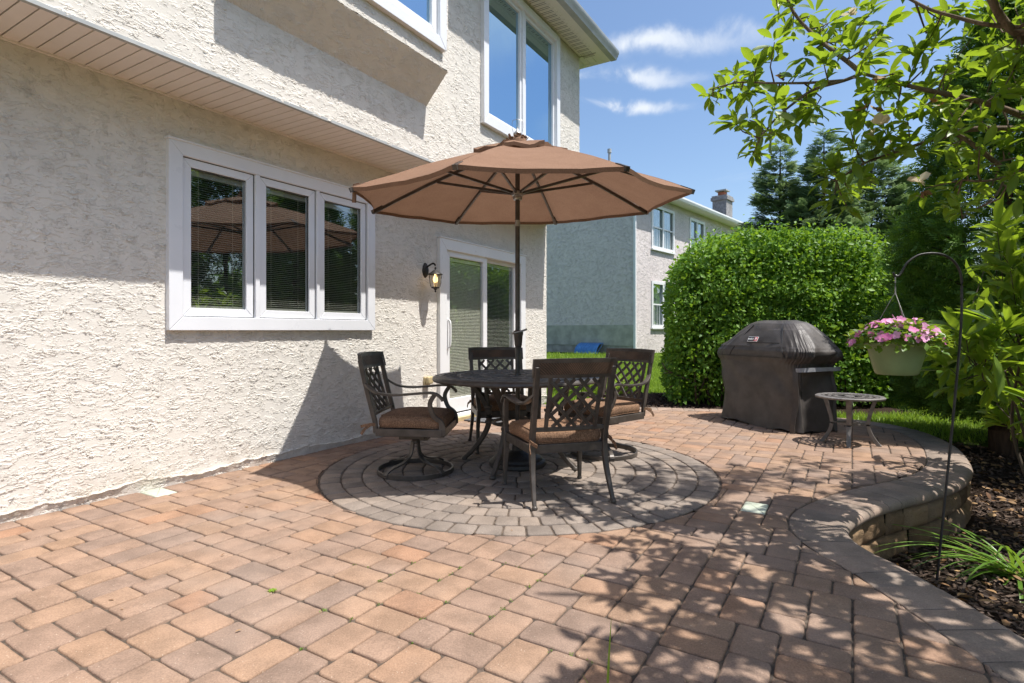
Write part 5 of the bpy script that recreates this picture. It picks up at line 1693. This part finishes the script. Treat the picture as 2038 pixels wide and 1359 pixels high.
cl_px = [(1415, 178), (1440, 160), (1462, 150), (1500, 172), (1515, 132), (1545, 82), (1552, 40), (1580, 66), (1600, 112), (1572, 150), (1622, 26), (1640, 88),
         (1690, 52), (1700, 16), (1738, 18), (1736, 86), (1690, 104), (1742, 136), (1640, 132), (1604, 186), (1556, 196), (1622, 212), (1535, 205), (1500, 240),
         (1478, 252), (1492, 288), (1506, 304), (1530, 262), (1590, 246), (1612, 228), (1575, 222), (1468, 182), (1585, 12), (1655, 52), (1712, 128), (1760, 52),
         (1872, 42), (1902, 18), (1842, 98), (1860, 92), (1832, 112), (1922, 76), (1962, 86), (2002, 128), (1986, 100), (2028, 58), (2012, 18), (1932, 128), (1892, 148), (1862, 168), (1965, 22), (1925, 22),
         (1768, 152), (1758, 192), (1742, 186), (1788, 222), (1802, 172), (1848, 172), (1832, 212), (1880, 222), (1912, 202), (1942, 222), (1992, 186), (2022, 170), (1958, 246), (2002, 262), (1870, 196), (1975, 150), (2030, 120),
         (1702, 260), (1722, 238), (1758, 252), (1742, 288), (1692, 312), (1662, 330), (1650, 358), (1682, 372), (1662, 400), (1690, 408), (1718, 344), (1800, 252), (1830, 298), (1812, 286), (1782, 300), (1770, 270), (1700, 290), (1735, 320), (1675, 345),
         (1940, 298), (1902, 328), (1880, 300), (1912, 288), (1962, 338), (2002, 300), (1848, 372), (1898, 380), (1920, 412), (1892, 408), (1952, 382), (2018, 388), (1985, 360), (1935, 345), (2025, 340), (1975, 290), (1905, 250), (2030, 215)]
LP, LX, LN_, LS, LT_ = [], [], [], [], []
def rosette(c, tdir, size, nl):
    for q in range(nl):
        v = rg.normal(0, 1, 3); v[2] *= .6; v /= np.linalg.norm(v)
        d = tdir * rg.uniform(.1, .8) + v * .95 + np.array([0, 0, .02]); d /= np.linalg.norm(d)
        LP.append(c + d * .012 + rg.normal(0, .010, 3)); LX.append(d); LN_.append(np.array([0, 0, 1.0]) + rg.normal(0, .38, 3)); LS.append(size * rg.uniform(.55, 1.15)); LT_.append(np.clip(rg.beta(1.6, 2.2), 0, 1))
def twig(c, size, nl, r=.0045):
    c = np.array(c); i = np.argmin(((LIMB - c) ** 2).sum(1)); b = LIMB[i]
    v = c - b; L = np.linalg.norm(v) + 1e-6
    mid = (b + c) / 2 + rg.normal(0, .10 * L, 3) + np.array([0, 0, -.06 * L])
    path = [Vector(b - mo), Vector(b * .45 + mid * .55 - mo), Vector(mid - mo), Vector(mid * .45 + c * .55 - mo), Vector(c - mo)]
    mb.sweep(path, [r * 2.2, r * 1.9, r * 1.6, r * 1.3, r], seg=5)
    rosette(c, v / L, size, nl)
    m = int(min(L / .06, 7))
    for q in range(m):
        t_ = rg.uniform(.25, .95); p = (1 - t_) ** 2 * b + 2 * t_ * (1 - t_) * mid + t_ * t_ * c
        for _ in range(rg.integers(1, 3)):
            d = v / L * .5 + rg.normal(0, .8, 3); d /= np.linalg.norm(d)
            LP.append(p); LX.append(d); LN_.append(np.array([0, 0, 1.0]) + rg.normal(0, .5, 3)); LS.append(size * rg.uniform(.5, 1.0)); LT_.append(rg.beta(1.6, 2.2))
for px, py in cl_px:
    Y = DM + np.clip(rg.normal(0, .15), -.25, .3) + (.08 if px > 1840 else 0)
    Y *= dsc(px); twig(P(px + rg.normal(0, 6), py + rg.normal(0, 5), Y), .098 * dsc(px), rg.integers(8, 13))
cnt = 0; tries = 0
while cnt < 430 and tries < 9000:
    tries += 1
    gy = rg.uniform(.7, 4.9); xl = .12 + (gy - 1.7) * .30
    if 3.05 < gy < 3.7: continue
    gx = xl + (2.75 - xl) * rg.random()
    if gy > 3.6 and rg.random() < (gy - 3.6) / 1.5: continue
    if math.hypot(gx - 1.95, gy - 3.42) < .62: continue
    z = rg.uniform(2.1, 3.0) if gy < 3.1 or rg.random() < .3 else rg.uniform(3.2, 5.8)
    x, y = gx + .4104 * z, gy - .1613 * z
    if x > 5.2: continue
    if y > .25:
        px, py = CX + FPX * x / y, HY - FPX * (z - CH) / y
        if px < 2110 and py > -70: continue
    twig((x, y, z), .13, rg.integers(7, 10)); cnt += 1
leaf_mesh('crown', [scatter(LEAF_BIG, BIG3, np.array(LP) - mo, np.array(LX), np.array(LN_), np.array(LS), np.array(LT_))], M['magnolia'], mg)
mb.build('trunk', M['bark'], mg, smooth=60)
bp = []; bd_ = []; bs = []
for px, py in ((1692, 28), (1752, 246), (1738, 272), (1830, 362)):
    c = np.array(P(px, py, (DM - .05) * dsc(px))) - mo
    for q in range(7):
        d = rg.normal(0, 1, 3); d[2] = abs(d[2]) * .6; bp.append(c); bd_.append(d); bs.append(rg.uniform(.04, .06))
leaf_mesh('blossoms', [scatter(PET, PETF, np.array(bp), np.array(bd_), rg.normal(0, .5, (len(bp), 3)) + np.array([0, 0, .6]), np.array(bs))], M['cream'], mg)
bp = []; bd_ = []; bs = []
for px, py in ((1728, 215), (1874, 212), (1528, 106), (1556, 158), (1752, 158), (1830, 388)):
    c = np.array(P(px, py, DM * dsc(px))) - mo
    for q in range(5):
        bp.append(c + rg.normal(0, .01, 3)); bd_.append(rg.normal(0, 1, 3)); bs.append(rg.uniform(.035, .06))
leaf_mesh('withered_leaves', [scatter(LEAF_SM, LEAF_SM_F, np.array(bp), np.array(bd_), rg.normal(0, 1, (len(bp), 3)), np.array(bs))], M['dry'], mg)

# shrub with long narrow leaves at the right edge
so = np.array([3.62, 3.75, -.36]); sh = empty('long_leaved_shrub', tuple(so))
tag(sh, 'shrub with long narrow bright green leaves at the right edge behind the shepherd hook', 'shrub')
LP, LX, LN_, LS, LT_ = [], [], [], [], []
keep_mb, keep_L, keep_mo = mb, LIMB, mo
mb = MB(); mo = so
lim = []
for i in range(9):
    a = rg.uniform(-.5, 1.2); c = catmull([tuple(so), tuple(so + np.array([rg.normal(0, .12), rg.normal(0, .12), .7])), tuple(so + np.array([rg.normal(-.25, .25), rg.normal(0, .2), 1.1 + .25 * rg.random()]))], 6)
    mb.sweep([p - Vector(so) for p in c], [.03 - .018 * k / len(c) for k in range(len(c))], seg=6); lim += [np.array(p) for p in c[2:]]
LIMB = np.array(lim)
sh_px = [(1948, 692), (1902, 682), (1930, 722), (1892, 735), (1962, 652), (2002, 640), (1896, 645), (1982, 702), (2022, 682), (2022, 724), (1990, 744), (1942, 764), (1912, 770), (1972, 766), (2034, 602), (2012, 612), (1905, 710), (1955, 730), (1925, 665),
         (1985, 465), (2004, 484), (1990, 508), (2030, 470), (1968, 478), (2030, 526), (2012, 455), (2036, 500), (2005, 540), (2030, 565), (1985, 670), (2035, 650), (2050, 700), (2050, 760)]
for px, py in sh_px:
    twig(P(px + rg.normal(0, 6), py + rg.normal(0, 6), 3.65 + rg.normal(0, .15)), .235, rg.integers(7, 10), .004)
for i in range(42):
    twig((3.75 + rg.normal(.25, .3), 3.75 + rg.normal(0, .4), rg.uniform(.35, 1.75)), .235, 8, .004)
leaf_mesh('foliage', [scatter(LEAF_BIG, BIG3, np.array(LP) - so, np.array(LX), np.array(LN_), np.array(LS), np.array(LT_), np.full(len(LP), .72))], M['magnolia'], sh)
mb.build('stems', M['twig'], sh, smooth=60)

# ================================================================ LOW PLANTS, MULCH, GRASS
def blade(mb, base, d, L, w, bend, n=8, tw=0.0):
    d = Vector(d).normalized(); side = Vector((-d.y, d.x, 0)).normalized()
    up0 = math.atan2(d.z, math.hypot(d.x, d.y)); h = Vector((d.x, d.y, 0)).normalized()
    p = Vector(base); rows = []; ang = up0
    for i in range(n + 1):
        t_ = i / n; ww = w * (1 - t_ ** 3) * (.6 + .4 * min(1, t_ * 4)) + .0006
        nrm = h * -math.sin(ang) + Vector((0, 0, math.cos(ang)))
        rows.append([tuple(p - side * ww / 2 + nrm * ww * .18), tuple(p), tuple(p + side * ww / 2 + nrm * ww * .18)])
        p = p + (h * math.cos(ang) + Vector((0, 0, math.sin(ang)))) * (L / n); ang -= bend / n
    mb.grid(rows)
def tinted(mb, name, mat, parent=None):
    o = mb.build(name, mat, parent, smooth=180)
    at_ = o.data.attributes.new('tint', 'FLOAT', 'POINT')
    v = np.array([mnoise.noise((p.co.x * 3, p.co.y * 3, p.co.z)) * .6 + .5 for p in o.data.vertices], dtype=np.float32)
    at_.data.foreach_set('value', np.clip(v, 0, 1)); return o
dl = empty('daylily_clump', (2.96, 3.28, -.355)); tag(dl, 'clump of long strappy green leaves arching over the dark mulch by the hook', 'plant')
mb = MB(); rr = random.Random(3)
for i in range(44):
    a = rr.uniform(0, 2 * PI) if i % 3 else rr.uniform(PI * .75, PI * 1.25)
    el = rr.uniform(.25, 1.1); blade(mb, (rr.gauss(0, .035), rr.gauss(0, .03), 0), (math.cos(a) * math.cos(el), math.sin(a) * math.cos(el), math.sin(el)), rr.uniform(.35, .72), rr.uniform(.013, .022), rr.uniform(.9, 2.0))
for a, L in ((2.55, .95), (2.9, .8), (3.3, .75), (3.05, .85)):
    blade(mb, (-.02, 0, 0), (math.cos(a), math.sin(a), .75), L, .02, 1.1, 12)
tinted(mb, 'leaves', M['strappy'], dl)
for (x, y, L, ln, lab) in ((.262, 1.56, .30, .03, 'single green grass blade standing in a joint at the lower edge of the patio'), (.60, 1.66, .07, .1, 'short green grass sprout in a shaded patio joint')):
    mb = MB(); blade(mb, (0, 0, -.02), (ln, .05, 1), L, .007, .15, 10); blade(mb, (.004, .004, -.02), (-.3, .2, 1), L * .5, .005, .5, 6)
    o = tinted(mb, 'grass_blade', M['grass']); o.location = (x, y, 0); tag(o, lab, 'grass blade')
gp = P(542, 1176, 2.352); mb = MB()
for i in range(7):
    a = i * .9; blade(mb, (0, 0, 0), (math.cos(a), math.sin(a), .6), .022, .011, .8, 4)
o = tinted(mb, 'weed', M['grass']); o.location = (gp.x, gp.y, -.002); tag(o, 'tiny green weed sprouting from a sunlit paver joint', 'weed')

rg = np.random.default_rng(9)
def scatter_ground(n, x0, x1, y0, y1, cond):
    x = rg.uniform(x0, x1, n); y = rg.uniform(y0, y1, n)
    ins = inside_patio(x, y)
    ok = (ins < -.015) & cond(x, y); return x[ok], y[ok], ground_z(x[ok], y[ok])
# mulch chips
xa, ya, za = scatter_ground(30000, 1.6, 5.8, 1.6, 6.3, lambda x, y: mulch_mask(x, y) > .5)
xb, yb, zb_ = scatter_ground(9000, 1.3, 3.2, 7.7, 9.8, lambda x, y: mulch_mask(x, y) > .5)
zb_ = zb_ + .10 * np.exp(-((xb - 2.15) / .35) ** 2 - ((yb - 8.8) / .5) ** 2)
x, y, z = np.concatenate([xa, xb]), np.concatenate([ya, yb]), np.concatenate([za, zb_])
CHIP = np.array([(-.5, -.16, 0), (.5, -.12, .03), (.45, .15, .0), (-.48, .13, .06)], float); CHIPF = np.array([(0, 1, 2, 3)])
n = len(x)
me_parts = [scatter(CHIP, CHIPF, np.stack([x, y, z + rg.uniform(0, .022, n)], 1), rg.normal(0, 1, (n, 3)) * np.array([1, 1, .35]), rg.normal(0, .45, (n, 3)) + np.array([0, 0, 1]), rg.uniform(.02, .06, n), rg.beta(1.2, 2.5, n))]
o = leaf_mesh('mulch', me_parts, M['chip'], None); tag(o, kind='stuff')
x, y, z = scatter_ground(2300, 1.7, 5.5, 1.8, 6.2, lambda x, y: mulch_mask(x, y) > .5); n = len(x)
dp = [scatter(LEAF_BIG, BIG3, np.stack([x, y, z + rg.uniform(.012, .035, n)], 1), rg.normal(0, 1, (n, 3)) * np.array([1, 1, .2]), rg.normal(0, .35, (n, 3)) + np.array([0, 0, 1]), rg.uniform(.03, .075, n), rg.random(n), np.full(n, 1.4))]
x = rg.uniform(-2.2, 1.6, 26); y = rg.uniform(1.9, 7.5, 26); n = 26
dp.append(scatter(LEAF_BIG, BIG3, np.stack([x, y, np.full(n, .006)], 1), rg.normal(0, 1, (n, 3)) * np.array([1, 1, .1]), rg.normal(0, .2, (n, 3)) + np.array([0, 0, 1]), rg.uniform(.012, .03, n), rg.random(n)))
o = leaf_mesh('dry_leaves', dp, M['dry'], None); tag(o, kind='stuff')
# mulch heap by the hedge foot
mb = MB(); rows = []
for i in range(15):
    r_ = i / 14
    rows.append([(2.0 + .62 * r_ * math.cos(a) + .06 * mnoise.noise((a, r_ * 3, 0)), 8.75 + .5 * r_ * math.sin(a), -.06 + .17 * math.cos(r_ * PI / 2) + .02 * mnoise.noise((r_ * 9 * math.cos(a), r_ * 9 * math.sin(a), 3))) for a in np.linspace(0, 2 * PI, 37)])
mb.grid(rows)
t = NT('mulch_heap'); c = t.coord()
mh = t.done(t.bsdf(t.ramp(t.noise(c, 40, 5, .7), [(.3, (.03, .02, .016)), (.6, (.10, .065, .05)), (.8, (.2, .14, .11))]), .95, 0, t.bump(t.noise(c, 50, 5, .8), .03, 1), .1))
o = mb.build('mulch_heap', mh, None, smooth=180); tag(o, kind='stuff')
# grass
BL = np.array([(0, -.06, 0), (0, .06, 0), (.55, .04, .06), (1, 0, .25), (.55, -.04, .06)], float); BLF = np.array([(0, 1, 2), (0, 2, 4), (4, 2, 3)])
def grass_patch(n, x0, x1, y0, y1, size):
    x, y, z = scatter_ground(n, x0, x1, y0, y1, lambda x, y: (mulch_mask(x, y) < .5) & ((x * N1.x + y * N1.y + 4.119 > .1) | (x * D1.x + y * D1.y > 7.95)))
    n = len(x); xd = rg.normal(0, .35, (n, 3)) + np.array([0, 0, 1]); nd = rg.normal(0, 1, (n, 3))
    return scatter(BL, BLF, np.stack([x, y, z - .005], 1), xd, nd, rg.uniform(size * .6, size * 1.3, n), np.clip(rg.beta(2, 2, n), 0, 1))
o = leaf_mesh('grass', [grass_patch(38000, .3, 3.6, 8.5, 14, .075), grass_patch(9000, .5, 6.0, 14, 19, .10), grass_patch(42000, 3.4, 9.5, 6.0, 10.5, .07)], M['grass'], None); tag(o, kind='stuff')
x, y, z = scatter_ground(2600, .75, 2.15, 9.2, 10.6, lambda x, y: (x - 1.4) ** 2 / .45 + (y - 9.9) ** 2 / .5 < 1); n = len(x)
o = leaf_mesh('ground_cover', [scatter(LEAF_SM, LEAF_SM_F, np.stack([x, y, z + rg.uniform(.04, .26, n)], 1), rg.normal(0, 1, (n, 3)), rg.normal(0, .5, (n, 3)) + np.array([0, 0, 1]), rg.uniform(.05, .09, n))], M['limegreen'], None); tag(o, kind='stuff')

# far tree line beyond the gardens
x = []; rgf = np.random.default_rng(8)
tl = []
for i in range(60):
    a = rgf.uniform(-.95, 2.2); Rr = rgf.uniform(44, 60); cx_, cy_ = Rr * math.sin(a), Rr * math.cos(a); h = rgf.uniform(4, 7.0); n = 260
    dd = unit(rgf.normal(0, 1, (n, 3))); pos = np.array([cx_, cy_, h * .5]) + dd * (rgf.random((n, 1)) ** .35) * np.array([3.6, 3.6, h * .55])
    tl.append(scatter(LEAF_SM, LEAF_SM_F, pos, rgf.normal(0, 1, (n, 3)), dd + np.array([0, 0, .6]), rgf.uniform(.9, 1.7, n)))
o = leaf_mesh('treeline', tl, M['hedge'], None); tag(o, kind='stuff')

# ================================================================ CAMERA, SUN, SKY
cam = bpy.data.cameras.new('camera'); co = bpy.data.objects.new('camera', cam); COL.objects.link(co)
co.location = (0, 0, CH); co.rotation_euler = (PI / 2, 0, 0)
cam.sensor_width = 36; cam.sensor_fit = 'HORIZONTAL'; cam.lens = 36 * FPX / 2038; cam.shift_y = -22.5 / 2038
cam.clip_start = .05; cam.clip_end = 2000
SC.camera = co
sl_ = bpy.data.lights.new('sun', 'SUN'); so_ = bpy.data.objects.new('sun', sl_); COL.objects.link(so_)
sl_.energy = SUN_E; sl_.angle = rad(.55); sl_.color = (1.0, .968, .915)
so_.rotation_euler = (-SUN_TO).to_track_quat('-Z', 'Y').to_euler()
wd = bpy.data.worlds.new('World'); SC.world = wd; wd.use_nodes = True
nt = wd.node_tree; nt.nodes.clear()
out = nt.nodes.new('ShaderNodeOutputWorld'); bg = nt.nodes.new('ShaderNodeBackground')
sky = nt.nodes.new('ShaderNodeTexSky'); sky.sky_type = 'NISHITA'; sky.sun_disc = False
sky.sun_elevation = math.asin(SUN_TO.z); sky.sun_rotation = math.atan2(SUN_TO.x, SUN_TO.y)
sky.altitude = 100; sky.air_density = 1.0; sky.dust_density = 2.0; sky.ozone_density = 1.0
tc = nt.nodes.new('ShaderNodeTexCoord'); sx = nt.nodes.new('ShaderNodeSeparateXYZ'); nt.links.new(tc.outputs['Generated'], sx.inputs[0])
def wm(op, a, b=0.0, c=None):
    n_ = nt.nodes.new('ShaderNodeMath'); n_.operation = op
    for i, v in enumerate((a, b) if c is None else (a, b, c)):
        if isinstance(v, bpy.types.NodeSocket): nt.links.new(v, n_.inputs[i])
        else: n_.inputs[i].default_value = v
    return n_.outputs[0]
zc = wm('MAXIMUM', sx.outputs['Z'], .04)
pu, pv = wm('DIVIDE', sx.outputs['X'], zc), wm('DIVIDE', sx.outputs['Y'], zc)
cv = nt.nodes.new('ShaderNodeCombineXYZ'); nt.links.new(pu, cv.inputs[0]); nt.links.new(pv, cv.inputs[1])
def wnoise(sc, det, rough, dist=0.0):
    n_ = nt.nodes.new('ShaderNodeTexNoise'); n_.inputs['Scale'].default_value = sc; n_.inputs['Detail'].default_value = det; n_.inputs['Roughness'].default_value = rough; n_.inputs['Distortion'].default_value = dist
    nt.links.new(tc.outputs['Generated'] if sc > 5 else cv.outputs[0], n_.inputs['Vector']); return n_.outputs['Fac']
nz1 = wnoise(11, 6, .6, .5); nz2 = wnoise(.9, 6, .6, .4)
pu = wm('ADD', pu, wm('MULTIPLY', wm('SUBTRACT', nz1, .5), .9)); pv = wm('ADD', pv, wm('MULTIPLY', wm('SUBTRACT', wnoise(6.5, 5, .6, .2), .5), .42))
tot = None
for u0, v0, a, b, s_ in ((.56, 2.49, .25, .085, 1.15), (.49, 2.21, .27, .075, 1.0), (.47, 1.96, .34, .085, .95), (.80, 1.86, .20, .09, .5), (-.25, 2.1, .5, .2, .6), (1.5, .9, .5, .22, .8), (2.2, 1.6, .4, .25, .7)):
    du = wm('DIVIDE', wm('SUBTRACT', pu, u0), a); dv = wm('DIVIDE', wm('SUBTRACT', pv, v0), b)
    e = wm('MULTIPLY', wm('POWER', 2.718, wm('MULTIPLY', wm('ADD', wm('MULTIPLY', du, du), wm('MULTIPLY', dv, dv)), -1.0)), s_)
    tot = e if tot is None else wm('ADD', tot, e)
mr = nt.nodes.new('ShaderNodeMapRange'); mr.interpolation_type = 'SMOOTHSTEP'
nt.links.new(wm('MULTIPLY', tot, wm('ADD', wm('MULTIPLY', wm('SUBTRACT', nz1, .5), 3.0), 1.0)), mr.inputs[0]); mr.inputs[1].default_value = .12; mr.inputs[2].default_value = 1.35
mr2 = nt.nodes.new('ShaderNodeMapRange'); mr2.interpolation_type = 'SMOOTHSTEP'; nt.links.new(nz2, mr2.inputs[0]); mr2.inputs[1].default_value = .6; mr2.inputs[2].default_value = .85
mr2.inputs[4].default_value = .18
cf = wm('MINIMUM', wm('ADD', mr.outputs[0], mr2.outputs[0]), .92)
mxw = nt.nodes.new('ShaderNodeMix'); mxw.data_type = 'RGBA'; nt.links.new(cf, mxw.inputs['Factor'])
hs = nt.nodes.new('ShaderNodeHueSaturation'); hs.inputs['Saturation'].default_value = SKY_SAT; nt.links.new(sky.outputs[0], hs.inputs['Color'])
nt.links.new(hs.outputs[0], mxw.inputs[6]); mxw.inputs[7].default_value = CLOUD
nt.links.new(mxw.outputs[2], bg.inputs['Color']); bg.inputs['Strength'].default_value = SKY_S
nt.links.new(bg.outputs[0], out.inputs['Surface'])
vs = SC.view_settings; vs.view_transform = 'Standard'; vs.look = 'None'; vs.exposure = EXPO; vs.gamma = 1.0
SC.display_settings.display_device = 'sRGB'
cy = SC.cycles; cy.use_denoising = True; cy.max_bounces = 8; cy.transparent_max_bounces = 16; cy.diffuse_bounces = 4; cy.glossy_bounces = 4
cy.sample_clamp_indirect = 8
